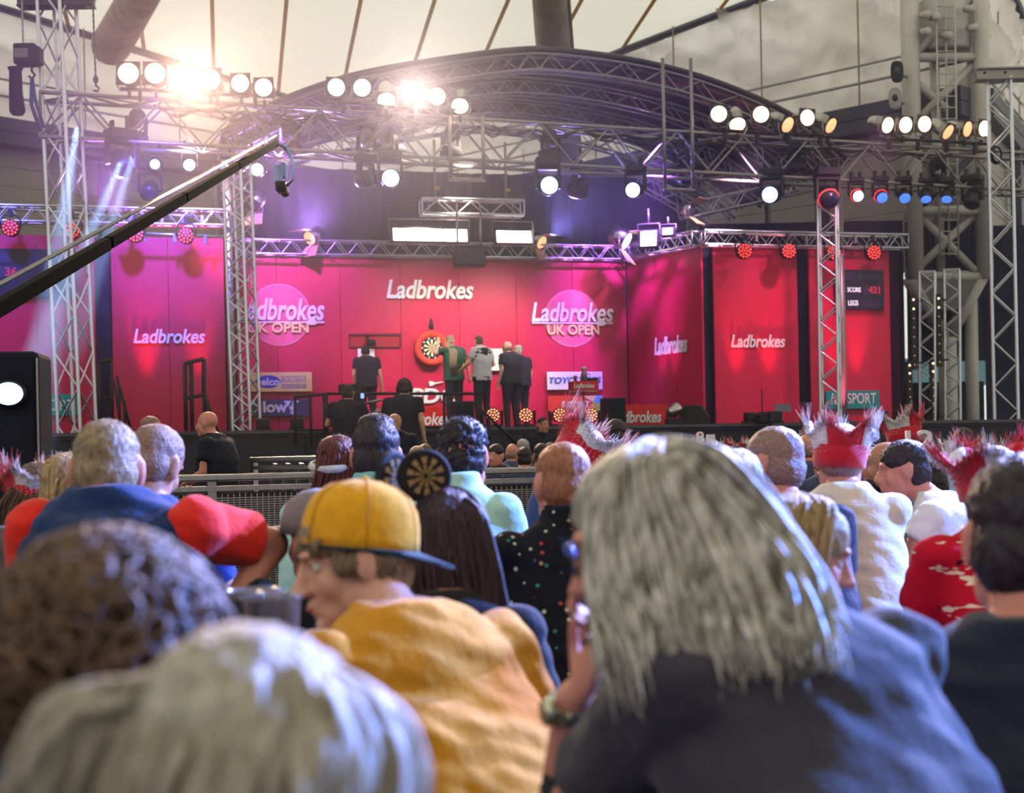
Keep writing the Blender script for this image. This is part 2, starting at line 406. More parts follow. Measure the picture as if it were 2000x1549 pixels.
obj('canvas', wall_sheet('canvas', (-36, -23.8, 0), (36, -23.8, 0), 0, None, M_CANVAS, .3, 40, 10, 3.0), M_CANVAS, rw, True)
M_SLEEVE = mat('grey_mast_sleeve', (150, 136, 120), .7, 0, .25, 2, bump=.4, bscale=3)
for lab, a, b, r0, r1 in (('grey fabric mast sleeve rising behind the stage arch', P(1062, -160, 28.5), P(1098, 300, 36.5), .36, .46),
                    ('grey fabric mast sleeve slanting down to the left roof edge', P(360, -160, 28.3), P(215, 92, 35.2), .40, .46)):
    root = thing('mast_sleeve', lab, None, b, kind='structure')
    mb = MB(); n = 14
    for ring in range(13):
        p = a.lerp(b, ring / 12); q = (b - a).to_track_quat('Z', 'Y')
        for j in range(n):
            t = 2 * PI * j / n; r = (r0 + (r1 - r0) * ring / 12) * (1 + .10 * noise.noise(Vector((j * 1.3, ring * .1, 1))))
            mb.v.append(p + q @ Vector((r * math.cos(t), r * math.sin(t), 0)))
    mb.f = [(i * n + j, i * n + (j + 1) % n, (i + 1) * n + (j + 1) % n, (i + 1) * n + j) for i in range(12) for j in range(n)]
    obj('sleeve', mb, M_SLEEVE, root, True, world=True)
    obj('cable', MB().tube(a + Vector((r0 * 1.02, -.1, 0)), b + Vector((r1 * 1.02, -.1, 0)), .04, n=5), M_SEAM, root, world=True)

# ------------------------------------------------------------------ stage deck
deck = thing('stage_floor', 'dark stage deck with black fascia in front of the red set', None, S(0, 0, 0), TH, kind='structure')
obj('deck', MB().box((-.5, -1.4, ZS - .06), (25, 6.4, .12)), M_STAGE, deck)
for i in range(20):
    obj('fascia_panel', MB().box((-12.4 + 1.25 * i, -4.56, (ZS - .13) / 2), (1.235, .05, ZS - .13)), M_STAGE, deck)
obj('deck_edge', MB().box((-.5, -4.61, ZS - .03), (25, .03, .05)), mat('deck_edge_strip', (86, 82, 92), .5), deck)

# ------------------------------------------------------------------ red set
ZT = 5.22
def set_wall(name, label): return thing(name, label, None, S(0, 0, 0), TH, kind='structure')
def spx(px, t, py=650): return SP(px, py, t)[0]
wb = set_wall('wall_back', 'red panelled set wall behind the dartboard')
seams = [452, 542, 666, 784, 898, 1010, 1120, 1225]
ss = [spx(p, 0) for p in seams]; ss[0] -= 1.2
for a, b in zip(ss[:-1], ss[1:]):
    obj('panel', MB().box(((a + b) / 2, .05, (ZS + ZT) / 2), (b - a - .008, .06, ZT - ZS)), M_RED, wb, bevel=.004)
obj('backing', MB().box(((ss[0] + ss[-1]) / 2, .13, (ZS + ZT) / 2), (ss[-1] - ss[0], .08, ZT - ZS)), mat('dark_red_backing', (90, 6, 20), .7), wb)

def letters(parent, txt, box, t, m, shear=0.0, bold=.014, space=1.0, dy=-.02):
    """lettering on the plane t, filling the pixel box"""
    (s0, z1), (s1, z0) = SP(box[0], (box[1] + box[3]) / 2, t), SP(box[2], (box[1] + box[3]) / 2, t)
    cx, cy = (box[0] + box[2]) / 2, (box[1] + box[3]) / 2
    zt, zb = SP(cx, box[1], t)[1], SP(cx, box[3], t)[1]; sc, zc = SP(cx, cy, t)
    me = text_mesh(txt, m, s1 - s0, zt - zb, bold, shear, .015, space)
    return obj('lettering', me, m, parent, loc=(sc, -t + dy, zc))
def logo(parent, dc, r, tbox, lbox, ubox, t):
    sc, zc = SP(dc[0], dc[1], t); rr = abs(SP(dc[0] + r, dc[1], t)[0] - sc)
    n = 48; mb = MB(); mb.add([(rr * math.cos(2 * PI * i / n), y, rr * math.sin(2 * PI * i / n)) for y in (0, .006) for i in range(n)],
        [tuple(range(n))] + [(i, n + i, n + (i + 1) % n, (i + 1) % n) for i in range(n)])
    obj('logo_disc', mb, mat('pink_print', (238, 104, 128), .5, 0, .12, 6), parent, loc=(sc, -t + .010, zc))
    ring = MB()
    for i in range(n):
        a, b = 2 * PI * i / n, 2 * PI * (i + 1) / n
        ring.add([((rr + k) * math.cos(x), -.001, (rr + k) * math.sin(x)) for x in (a, b) for k in (-.012, .012)], [(0, 1, 3, 2)])
    obj('logo_ring', ring, mat('pale_pink_print', (244, 150, 160), .5), parent, loc=(sc, -t + .008, zc))
    letters(parent, 'Ladbrokes', tbox, t, M_WHITE, .22, .022)
    letters(parent, 'UK OPEN', ubox, t, M_YELP, 0, .03)
    (a, z), (b, _) = SP(lbox[0], lbox[1], t), SP(lbox[2], lbox[1], t); c = a + (b - a) * .86
    mb = MB().prism([(a, z - .012), (b - .25, z - .012), (b - .25, z + .012), (a, z + .012)], -t - .028, -t - .02)
    mb.prism([(c - .14, z), (c - .05, z - .055), (c + .05, z - .055), (c + .1, z - .015), (b, z - .02), (b, z + .02), (c + .1, z + .015), (c + .05, z + .055), (c - .05, z + .055)], -t - .03, -t - .02)
    obj('dart_line', mb, M_WHITE, parent)
logo(wb, (546, 615), 60, (464, 583, 634, 626), (464, 629, 633), (484, 630, 603, 650), 0)
logo(wb, (1117, 622), 52, (1038, 591, 1198, 629), (1038, 631, 1196), (1069, 634, 1170, 654), 0)
letters(wb, 'Ladbrokes', (755, 547, 925, 584), 0, M_WHITE, .22, .026)
letters(wb, 'PDC', (803, 758, 892, 788), 0, M_WHITE, .12, .03)
sc, zc = SP(850, 750, 0)
obj('lettering', MB().prism([(sc - .14, zc + .05), (sc - .06, zc + .06), (sc, zc), (sc + .16, zc + .03), (sc + .16, zc + .05), (sc, zc + .03), (sc - .05, zc - .04), (sc - .12, zc - .05)], -.03, -.02), M_WHITE, wb)
arc = [(SP(805 + 85 * i / 12, 790 + 5 * math.sin(PI * i / 12), 0)) for i in range(13)]
obj('lettering', MB().prism([(s, z) for s, z in arc] + [(s, z - .03 * math.sin(PI * i / 12) - .004) for i, (s, z) in reversed(list(enumerate(arc)))], -.03, -.02), M_WHITE, wb)
# slot cut-out for the caller's camera
s0, zt = SP(682, 653, 0); s1, zb = SP(782, 678, 0)
sl = MB()
for (x, z, w, h) in (((s0 + s1) / 2, zt, s1 - s0, .035), ((s0 + s1) / 2, zb, s1 - s0, .015), (s0, (zt + zb) / 2, .015, zt - zb), (s1, (zt + zb) / 2, .03, zt - zb)):
    sl.box((x, .0, z), (w, .05, h))
obj('slot_frame', sl, mat('slot_edge', (120, 8, 50), .5), wb)
obj('slot_inner', MB().box(((s0 + s1) / 2, .016, (zt + zb) / 2), (s1 - s0 - .03, .01, zt - zb - .03)), mat('slot_red', (176, 10, 44), .5), wb)

# flanks and side panels
TF = 2.2
fs0, fs1 = spx(1225, 0), spx(1370, TF)
fa, fb = Vector((fs0, 0, 0)), Vector((fs1, -TF, 0)); fl = (fb - fa); FL = fl.length; fang = math.atan2(fl.y, fl.x)
wf = thing('wall_flank_right', 'red angled flank panel joining the back set wall', None, S(fs0, 0, 0), TH + fang, kind='structure')
fe = [0, .36, .66, 1.0]
for a, b in zip(fe[:-1], fe[1:]):
    obj('panel', MB().box(((a + b) / 2 * FL, .05, (ZS + ZT) / 2), ((b - a) * FL - .008, .06, ZT - ZS)), M_RED, wf, bevel=.004)
def flank_x(px, py=670):
    lo, hi = 0.0, 1.0
    r = ray(px, py); a2, b2 = S(fs0, 0), S(fs1, TF); d = b2 - a2
    k = (a2.x * r.y - a2.y * r.x) / (d.y * r.x - d.x * r.y); return k * FL, r
xa, xb = flank_x(1278)[0], flank_x(1342)[0]; xm = (xa + xb) / 2
dm = S(fs0 + (fs1 - fs0) * xm / FL, TF * xm / FL).y
zt_, zb_ = P(1310, 656, dm).z, P(1310, 691, dm).z
obj('lettering', text_mesh('Ladbrokes', M_WHITE, xb - xa, zt_ - zb_, .03, .22, .015), M_WHITE, wf, loc=(xm, .0, (zt_ + zb_) / 2))
wf2 = thing('wall_flank_left', 'red angled flank panel hidden behind the left tower', None, S(0, 0, 0), TH, kind='structure')
sl0 = spx(458, TF)
obj('panel', MB().box((sl0 - .05, -1.1, (ZS + ZT) / 2), (.06, 2.1, ZT - ZS)), M_RED, wf2)

wsl = set_wall('wall_side_left', 'red side panels of the set left of the recess')
wsr = set_wall('wall_side_right', 'red side panels of the set right of the recess')
def side(parent, p0, p1, m, t=TF, dy=0.0, name='panel', split=1):
    a, b = spx(p0, t), spx(p1, t)
    for k in range(split):
        u, v = a + (b - a) * k / split, a + (b - a) * (k + 1) / split
        obj(name, MB().box(((u + v) / 2, -t + .05 + dy, (ZS + ZT) / 2), (v - u - (.008 if split > 1 else 0), .06, ZT - ZS)), m, parent, bevel=.004)
side(wsl, -160, 187, M_RED, split=3); side(wsl, 187, 219, M_NAVY, dy=.15, name='gap_drape'); side(wsl, 219, 440, M_RED, split=2); side(wsl, 440, 463, M_NAVY, dy=.1, name='gap_drape')
side(wsr, 1370, 1396, M_NAVY, dy=.12, name='gap_drape'); side(wsr, 1396, 1560, M_RED); side(wsr, 1560, 1583, M_NAVY, dy=.12, name='gap_drape')
side(wsr, 1583, 1740, M_RED); side(wsr, 1740, 1764, mat('plum_drape', (52, 10, 44), .9, 0, .2, 3), dy=.12, name='gap_drape')
letters(wsl, 'Ladbrokes', (261, 643, 401, 671), TF, M_WHITE, .22, .022)
letters(wsr, 'Ladbrokes', (1427, 654, 1533, 679), TF, M_WHITE, .22, .022)
# dark drape behind the whole set, under the canopy
bd = thing('wall_drape', 'dark blue drape hanging behind the red set', None, S(0, 0, 0), TH, kind='structure')
a_, b_ = S(spx(474, -1.6), -1.6), S(spx(1345, -1.6), -1.6)
obj('drape', wall_sheet('drape', a_, b_, 0, 7.3, M_NAVY, .12, 160, 6, 2.0), mat('canopy_drape', (26, 24, 56), .9, 0, .2, 3), bd, True, world=True)

# ------------------------------------------------------------------ signs
def board(name, label, box, t, m, cat='sign', depth=.05):
    cx, cy = (box[0] + box[2]) / 2, (box[1] + box[3]) / 2; sc, zc = SP(cx, cy, t)
    w = SP(box[2], cy, t)[0] - SP(box[0], cy, t)[0]; h = SP(cx, box[1], t)[1] - SP(cx, box[3], t)[1]
    r = thing(name, label, cat, S(sc, t, zc), TH)
    obj('board', MB().box((0, depth / 2, 0), (w, depth, h)), m, r, bevel=.006)
    r['w'] = w; r['h'] = h; px = w / (box[2] - box[0])
    def put(txt, b, mm, **k):
        return obj('lettering', text_mesh(txt, mm, (b[2] - b[0]) * px, (b[3] - b[1]) * px, k.get('bold', .02), k.get('shear', 0), .012), mm, r,
                   loc=(((b[0] + b[2]) / 2 - cx) * px, -.008, (cy - (b[1] + b[3]) / 2) * px))
    def shape(pts, mm, y=-.006, name='print'):
        return obj(name, MB().prism([((x - cx) * px, (cy - z) * px) for x, z in pts], y, 0), mm, r)
    return r, put, shape
M_SELBLUE = mat('royal_blue_print', (40, 70, 190), .5); M_GREYTXT = mat('grey_blue_print', (150, 150, 170), .5)
r, put, shape = board('sponsor_sign', 'pale yellow sponsor sign with blue oval on the red back wall', (488, 727, 610, 765), .08, mat('yellow_board', (255, 228, 128), .5))
shape([(524 + 24 * math.cos(2 * PI * i / 28), 745.5 + 12.5 * math.sin(2 * PI * i / 28)) for i in range(28)], M_SELBLUE)
put('selco', (502, 738, 546, 753), M_WHITE, bold=.03).location.y = -.014
put('BUILDERS', (550, 738, 598, 745.5), M_GREYTXT, bold=.0); put('WAREHOUSE', (550, 749, 598, 755.5), M_GREYTXT, bold=.0)
shape([(549, 735), (598, 735), (598, 735.8), (549, 735.8)], M_SELBLUE); shape([(549, 757.5), (598, 757.5), (598, 758.3), (549, 758.3)], M_SELBLUE)
r, put, shape = board('sponsor_sign', 'dark grey sponsor sign with white lettering and triangle mark', (488, 780, 603, 813), .08, mat('slate_board', (78, 78, 96), .5))
put('low', (514, 783, 562, 806), M_WHITE, bold=.035)
for tri in ([(554, 783), (569, 783), (563, 795)], [(572, 783), (586, 783), (579, 788), (570, 794)], [(566, 804), (575, 804), (570.5, 811)]): shape(tri, M_WHITE)
shape([(570.5 + 5.2 * math.cos(2 * PI * i / 16), 797.5 + 5.2 * math.sin(2 * PI * i / 16)) for i in range(16)], M_WHITE)
r, put, shape = board('sponsor_sign', 'white sponsor sign with blue lettering behind the drinks stand', (1069, 726, 1177, 761), .08, M_WHITE)
put('TOYO TIRES', (1072, 737, 1174, 749), mat('mid_blue_print', (52, 96, 176), .5), shear=.2, bold=.03)
r, put, shape = board('sponsor_sign', 'orange red sponsor sign with coloured corner fan', (1071, 773, 1178, 808), .08, mat('orange_red_board', (240, 66, 52), .5))
put('JUST EAT', (1095, 784, 1152, 799), M_WHITE, shear=.12, bold=.03)
cc = (1158, 786)
for pts, c in (([(1139, 774), (1166, 774)], (250, 235, 170)), ([(1166, 774), (1177, 774), (1177, 790)], (110, 190, 235)), ([(1177, 790), (1177, 807), (1164, 807)], (170, 215, 80)), ([(1164, 807), (1150, 807)], (250, 180, 80))):
    shape([cc] + pts, mat('fan_%d_%d_%d' % c, c, .5), y=-.005)
r, put, shape = board('sponsor_board', 'red floor board with white lettering at the foot of the back wall', (737, 793, 884, 836), .5, M_SIGNRED)
put('Ladbrokes', (766, 806, 879, 831), M_WHITE, shear=.22, bold=.022)
r, put, shape = board('sponsor_board', 'red floor board with white lettering beside the black cabinet', (1190, 790, 1304, 833), 2.3, M_SIGNRED)
put('Ladbrokes', (1196, 803, 1292, 825), M_WHITE, shear=.22, bold=.022)
M_TEAL = mat('teal_board', (20, 160, 160), .5)
r, put, shape = board('broadcaster_sign', 'teal broadcaster sign low on the right red panel', (1614, 763, 1718, 798), TF + .08, M_TEAL)
put('SPORT', (1655, 769, 1711, 788), M_WHITE, bold=.01); put('itv', (1622, 769, 1652, 789), M_WHITE, shear=.15, bold=.02)
r, put, shape = board('broadcaster_sign', 'teal broadcaster sign low on the left red panel behind the tower', (20, 770, 158, 812), TF + .08, M_TEAL)
put('SPORT', (68, 780, 147, 803), M_WHITE, bold=.01); put('itv', (28, 780, 62, 803), M_WHITE, shear=.15, bold=.02)
M_SCR = mat('dark_screen', (26, 22, 52), .35, 0, .1, 4); M_SCR2 = mat('screen_field', (54, 40, 80), .4)
E_TXT = mat('screen_white_text', (255, 255, 255), .4, emit=(235, 235, 255), estr=.9); E_RTXT = mat('screen_red_text', (200, 40, 60), .4, emit=(200, 40, 70), estr=.5)
r, put, shape = board('score_screen', 'dark score screen high on the right red panel', (1632, 527, 1727, 605), TF + .1, M_SCR, 'screen', .08)
for b in ((1638, 537, 1663, 549), (1677, 537, 1723, 549), (1638, 558, 1652, 574), (1685, 558, 1721, 574), (1638, 584, 1650, 595), (1683, 585, 1718, 596)):
    shape([(b[0], b[1]), (b[2], b[1]), (b[2], b[3]), (b[0], b[3])], M_SCR2)
put('SCORE', (1655, 562, 1681, 570), E_TXT, bold=.0); put('LEGS', (1656, 585, 1675, 594), E_TXT, bold=.0); put('421', (1696, 560, 1718, 572), E_RTXT); put('81', (1637, 560, 1650, 572), E_RTXT)
r, put, shape = board('score_screen', 'dark score screen high on the left red panel behind the crane arm', (-30, 486, 150, 580), TF + .1, M_SCR, 'screen', .08)
for b in ((-20, 495, 26, 512), (70, 500, 140, 516), (-20, 520, 40, 542), (92, 522, 142, 545)):
    shape([(b[0], b[1]), (b[2], b[1]), (b[2], b[3]), (b[0], b[3])], M_SCR2)
put('LEGS', (62, 556, 92, 568), E_TXT, bold=.0); put('36', (10, 522, 34, 540), E_RTXT); put('9', (96, 522, 110, 540), E_RTXT)

# ------------------------------------------------------------------ dartboard and wall fittings
s0, z0 = SP(843, 680, .12)
dbd = thing('dartboard', 'dartboard in a round red surround on the set wall', 'dartboard', S(s0, .12, z0), TH)
Rx = Matrix.Rotation(PI / 2, 3, 'X')
obj('surround', MB().lathe([(.20, -.09), (.345, -.09), (.35, -.06), (.35, .03), (.34, .045), (.225, .045), (.22, .03)], R=Rx, n=48), mat('surround_red', (230, 60, 44), .6), dbd, True)
obj('face', MB().lathe([(.226, -.08), (.226, .03), (.222, .035), (.01, .035)], R=Rx, n=40), mat('sisal_black', (24, 24, 40), .8), dbd, True)
for i in range(20):
    a, b = 2 * PI * (i - .5) / 20, 2 * PI * (i + .5) / 20; mm = mat('sisal_cream', (240, 226, 176), .8) if i % 2 else mat('sisal_dark', (34, 30, 34), .8)
    obj('sector', MB().prism([(.012 * math.cos(a), .012 * math.sin(a)), (.168 * math.cos(a), .168 * math.sin(a)), (.17 * math.cos((a + b) / 2), .17 * math.sin((a + b) / 2)), (.168 * math.cos(b), .168 * math.sin(b)), (.012 * math.cos(b), .012 * math.sin(b))], -.042, -.035), mm, dbd)
    if i % 2 == 0:
        c = (a + b) / 2; obj('number_mark', MB().box((.197 * math.cos(c), -.04, .197 * math.sin(c)), (.03, .012, .03)), mat('number_white', (230, 226, 230), .6), dbd)
obj('bull', MB().lathe([(.016, .03), (.016, .046), (.004, .046)], R=Rx, n=12), mat('bull_red', (190, 30, 40), .6), dbd)
s0, z0 = SP(842, 632, .1)
r = thing('wall_camera', 'small black cone shaped camera above the dartboard', 'camera', S(s0, .1, z0), TH)
obj('housing', MB().lathe([(.01, .12), (.03, .05), (.05, -.04), (.05, -.10), (.02, -.12)], c=(0, -.02, 0), n=12), M_BLACK, r, True)
obj('lens', MB().lathe([(.03, 0), (.03, .03), (.01, .03)], c=(0, -.05, -.07), R=Rx, n=12), mat('lens_glass', (40, 44, 70), .1), r)
obj('bracket', MB().box((0, .06, -.02), (.03, .12, .03)), M_BLACK, r)
s0, z0 = SP(722, 668, .12)
r = thing('box_camera', 'small black box camera hung in the wall slot', 'camera', S(s0, .12, z0), TH)
obj('housing', MB().box((0.04, -.03, -.02), (.14, .14, .12)), M_BLACK, r, bevel=.01)
obj('bracket', MB().box((-.03, .03, .06), (.035, .10, .20)), M_BLACK, r)
obj('lens', MB().lathe([(.035, 0), (.035, .05), (.02, .05)], c=(.04, -.09, -.02), R=Rx, n=12), M_BLACK, r)
for lab, b in (('white score sheet on the wall left of the dartboard', (699, 681, 732, 716)), ('white score sheet on the wall behind the two officials', (955, 681, 986, 724))):
    r, put, shape = board('score_sheet', lab, b, .07, M_WHITE, 'sheet', .02)
    cx = b[0] + 3
    for k in range(7):
        y = b[1] + 5 + k * 4.4; shape([(cx, y), (b[2] - 4, y), (b[2] - 4, y + .8), (cx, y + .8)], mat('sheet_ink', (196, 200, 214), .6), name='ruled_line')

# navy drape right of the set, with a gap that shows daylight
dr = thing('wall_drape_right', 'navy drape hanging right of the set behind the truss towers', None, (0, 0, 0), kind='structure')
def drape_piece(x0, x1, y0, y1, d=31.2):
    a, b = P(x0, (y0 + y1) / 2, d), P(x1, (y0 + y1) / 2, d); xm = (x0 + x1) / 2
    zt, zb = P(xm, y0, d).z, max(0, P(xm, y1, d).z); a.z = b.z = 0
    obj('drape', wall_sheet('drape', a, b, zb, zt, M_NAVY, .10, 40, 4, x0), M_NAVY, dr, True)
drape_piece(1372, 1770, 434, 1100); drape_piece(1770, 1926, 432, 706); drape_piece(1770, 1926, 746, 1100); drape_piece(1926, 2900, 432, 1100)
wp = MB(); a, b = P(1768, 700, 31.5), P(1930, 752, 31.5)
wp.box(((a.x + b.x) / 2, 31.6, (a.z + b.z) / 2), (b.x - a.x, .02, a.z - b.z))
o = struct('window_1', wp, translucent_mat('pale_window_sheet', (205, 235, 240)))
o['label'] = 'pale daylight window strip seen under the navy drape'
w1 = P(1768, 728, 31.4); w2 = P(1786, 728, 31.4)

obj('lettering', text_mesh('IA', mat('dull_red_print', (170, 60, 66), .6), .20, .15, .02, 0, .02), None, o, loc=(P(1776, 702, 31.35).x, 31.4, P(1776, 716, 31.35).z))

# ================================================================== stage canopy: a barrel of curved trusses
APX = [(432, 266), (458, 252), (505, 228), (546, 203), (642, 167), (725, 145), (862, 122), (1000, 104), (1087, 104), (1225, 122), (1362, 155), (1497, 208), (1580, 258), (1650, 320)]
TA = 2.35
ARC = [SP(x, y, TA) for x, y in APX]
def arc_at(u):
    k = u * (len(ARC) - 1); i = min(int(k), len(ARC) - 2); f = k - i
    p0, p1, p2, p3 = (Vector(ARC[max(0, min(len(ARC) - 1, j))]) for j in (i - 1, i, i + 1, i + 2))
    return .5 * ((2 * p1) + (p2 - p0) * f + (2 * p0 - 5 * p1 + 4 * p2 - p3) * f * f + (3 * p1 - p0 - 3 * p2 + p3) * f ** 3)
NA = 48
arcs = [arc_at(i / NA) for i in range(NA + 1)]
def inward(i, d):
    t = (arcs[min(NA, i + 1)] - arcs[max(0, i - 1)]).normalized(); n = Vector((t.y, -t.x)); return arcs[i] + n * d
M_SKIN = mat('canopy_skin', (104, 88, 104), .7, 0, .2, .8)
canopy = thing('stage_canopy', 'curved dark stage canopy on arched aluminium trusses', 'canopy', S(0, 0, 0), TH)
TARC = (2.35, .65, -1.05, -2.75)
for k, t in enumerate(TARC):
    m = M_ALU if k else M_STEEL
    for off, yy in ((.06, -.13), (.06, .13), (.36, -.13), (.36, .13)):
        pts = [(inward(i, off)[0], -t + yy, inward(i, off)[1]) for i in range(NA + 1)]
        obj('arch_chord', MB().path(pts, .028, 6), m, canopy, True)
    mb = MB()
    for i in range(NA):
        for yy in (-.13, .13):
            a, b = (inward(i, .06), inward(i + 1, .36)) if i % 2 else (inward(i, .36), inward(i + 1, .06))
            mb.tube((a[0], -t + yy, a[1]), (b[0], -t + yy, b[1]), .014, n=5, cap=False)
        a, b = inward(i, .36), inward(i + 1, .36)
        mb.tube((a[0], -t - .13, a[1]), (b[0], -t + .13, b[1]), .014, n=5, cap=False)
    tag(obj('arch_lacing', mb, m, canopy, True), kind='stuff')
PUR = [2, 10, 18, 26, 34, 42, 47]
for i in PUR:
    p = inward(i, .02)
    obj('purlin', MB().tube((p[0], -TARC[0], p[1]), (p[0], -TARC[-1], p[1]), .05, n=8), M_STEEL, canopy, True)
cuts = [0] + PUR[:-1] + [NA]
for k in range(3):
    for a, b in zip(cuts[:-1], cuts[1:]):
        if a == b: continue
        y0, y1 = -TARC[k] - (.12 if k == 0 else 0), -TARC[k + 1]; vs = []
        for i in range(a, b + 1):
            for off in (-.02, .0):
                q = inward(i, off); vs += [(q[0], y0, q[1]), (q[0], y1, q[1])]
        fs = []
        for i in range(b - a):
            n = i * 4; fs += [(n, n + 1, n + 5, n + 4), (n + 2, n + 6, n + 7, n + 3), (n, n + 4, n + 6, n + 2), (n + 1, n + 3, n + 7, n + 5)]
        obj('skin_panel', MB().add(vs, fs), M_SKIN, canopy, True)
mb = MB().path([(inward(i, -.03)[0], -TARC[0] - .14, inward(i, -.03)[1]) for i in range(NA + 1)], .05, 6)
obj('front_edge', mb, mat('canopy_edge', (72, 70, 74), .5, .3), canopy, True)
# canopy legs down to the deck behind the set
for i, e in ((0, -1), (NA, 1)):
    for t in (TARC[0], TARC[2]):
        p = inward(i, .2); obj('leg', MB().tube((p[0], -t, p[1]), (p[0], -t, 0), .07, n=8), M_STEEL, canopy, True)
# side wing truss on the right, dropping from the canopy to the mini truss
wing = thing('wing_truss', 'short aluminium truss slanting between the canopy and right set panels', 'truss', S(0, 0, 0), TH)
a, b = SP(1330, 415, 1.2), SP(1600, 355, 1.2)
truss(wing, (a[0], -1.2, a[1]), (b[0], -1.2, b[1]), .28, .28, .3, .024, .012, M_ALU, joined=True)
wing = thing('wing_truss', 'short aluminium truss sloping down from the canopy right leg', 'truss', S(0, 0, 0), TH)
a, b = SP(1250, 350, .4), SP(1385, 428, .4)
truss(wing, (a[0], -.4, a[1]), (b[0], -.4, b[1]), .28, .28, .3, .024, .012, M_ALU, joined=True)

# ================================================================== front lighting truss
TT = 3.2
zl_t, zl_b = SP(78, 180, TT + .3)[1], SP(78, 266, TT + .3)[1]; zr_t, zr_b = SP(1900, 292, TT + .3)[1], SP(1900, 366, TT + .3)[1]
sl, sr = SP(78, 220, TT + .3)[0], SP(1900, 330, TT + .3)[0]
Hh = ((zl_t - zl_b) + (zr_t - zr_b)) / 2
def ztruss(s): return ((zl_t + zl_b) / 2) + ((zr_t + zr_b) / 2 - (zl_t + zl_b) / 2) * (s - sl) / (sr - sl)
s_end = SP(2110, 330, TT + .3)[0]
main = thing('lighting_truss', 'long grey box truss carrying lamps across the stage front', 'truss', S(sl, TT, ztruss(sl)), TH)
truss(main, (0, 0, 0), (s_end - sl, 0, ztruss(s_end) - ztruss(sl)), .6, Hh, .66, .035, .02, M_STEEL, faces=(0, 1, 2, 3))
def stage_pt(px, py, t): s, z = SP(px, py, t); return S(s, t, z)

# towers -------------------------------------------------------------
def tower(label, top, bot, d, w, bay=.42, rc=.026, rb=.014, m=None, ground=True, name='truss_tower', joined=False, zbase=0.0):
    a, b = P(*top, d), P(*bot, d)
    if ground: b = a + (b - a) * ((a.z - zbase) / (a.z - b.z))
    r = thing(name, label, 'tower', b)
    truss(r, (0, 0, 0), a - b, w, w, bay, rc, rb, m or M_ALU, joined, up=Vector((.35, 1, 0)))
    obj('base_plate', MB().box((0, 0, .02), (w + .3, w + .3, .04)), M_STEEL, r)
    return r
tower('leaning aluminium truss tower at the left edge with chain hoist', (109, -30), (153, 880), 24.0, .44, .62, .035, .018)
tower('slender aluminium truss tower at the left corner of the recess', (462, 318), (485, 920), 24.6, .34, .26, .028, .016)
tower('slender aluminium truss tower in front of the right set panels', (1616, 372), (1622, 800), 27.6, .34, .28, .028, .016)
tower('broad aluminium truss tower at the right edge of the picture', (1951, 156), (1966, 850), 28.2, .44, .46, .036, .021)
EDK = thing('side_riser', 'low black riser under the two short truss towers', 'riser', P(1835, 836, 29.6).xy.to_3d(), TH)
zr = P(1835, 838, 29.6).z
obj('deck', MB().box((0, 0, zr - .05), (2.6, 1.6, .1)), M_BLACK, EDK)
for x in (-1.2, 1.2):
    for y in (-.7, .7): obj('leg', MB().box((x, y, (zr - .1) / 2), (.08, .08, zr - .1)), M_BLACK, EDK)
obj('skirt', MB().box((0, -.79, (zr - .1) / 2), (2.6, .02, zr - .1)), M_BLACKFAB, EDK)
tower('short aluminium truss tower with lamp strips, left of the pair', (1811, 532), (1812, 836), 29.4, .30, .24, .026, .016, zbase=zr)
tower('short aluminium truss tower with lamp strips, right of the pair', (1859, 528), (1861, 836), 29.7, .30, .24, .026, .016, zbase=zr)
M_DOT = mat('lamp_dot', (255, 225, 180), .3, emit=(255, 214, 160), estr=4)
M_DOT2 = mat('dim_lamp_dot', (200, 170, 130), .3, emit=(255, 190, 120), estr=.6)
for lab, x, y0, y1, d in (('black strip of small lamps high on the left short tower', 1787, 576, 722, 29.1), ('black strip of small lamps high on the right short tower', 1836, 574, 716, 29.3),
                          ('black strip of small lamps low on the left short tower', 1779, 706, 830, 29.0), ('black strip of small lamps low on the right short tower', 1825, 702, 828, 29.2)):
    a, b = P(x, y0, d), P(x, y1, d); r = thing('lamp_strip', lab, 'lamp', b)
    obj('housing', MB().box((0, .06, (a.z - b.z) / 2), (.11, .1, a.z - b.z)), M_BLACK, r)
    for k in range(8):
        z = (a.z - b.z) * (1 - (k + .5) / 8); obj('bulb', MB().ball((0, 0, z), .022 if k < 2 else .014, nu=8, nv=6), M_DOT if k < 2 else M_DOT2, r)
    obj('clamp', MB().tube((0, .1, .15), (.25, .25, .15), .02).tube((0, .1, a.z - b.z - .1), (.25, .25, a.z - b.z - .1), .02), M_BLACK, r)

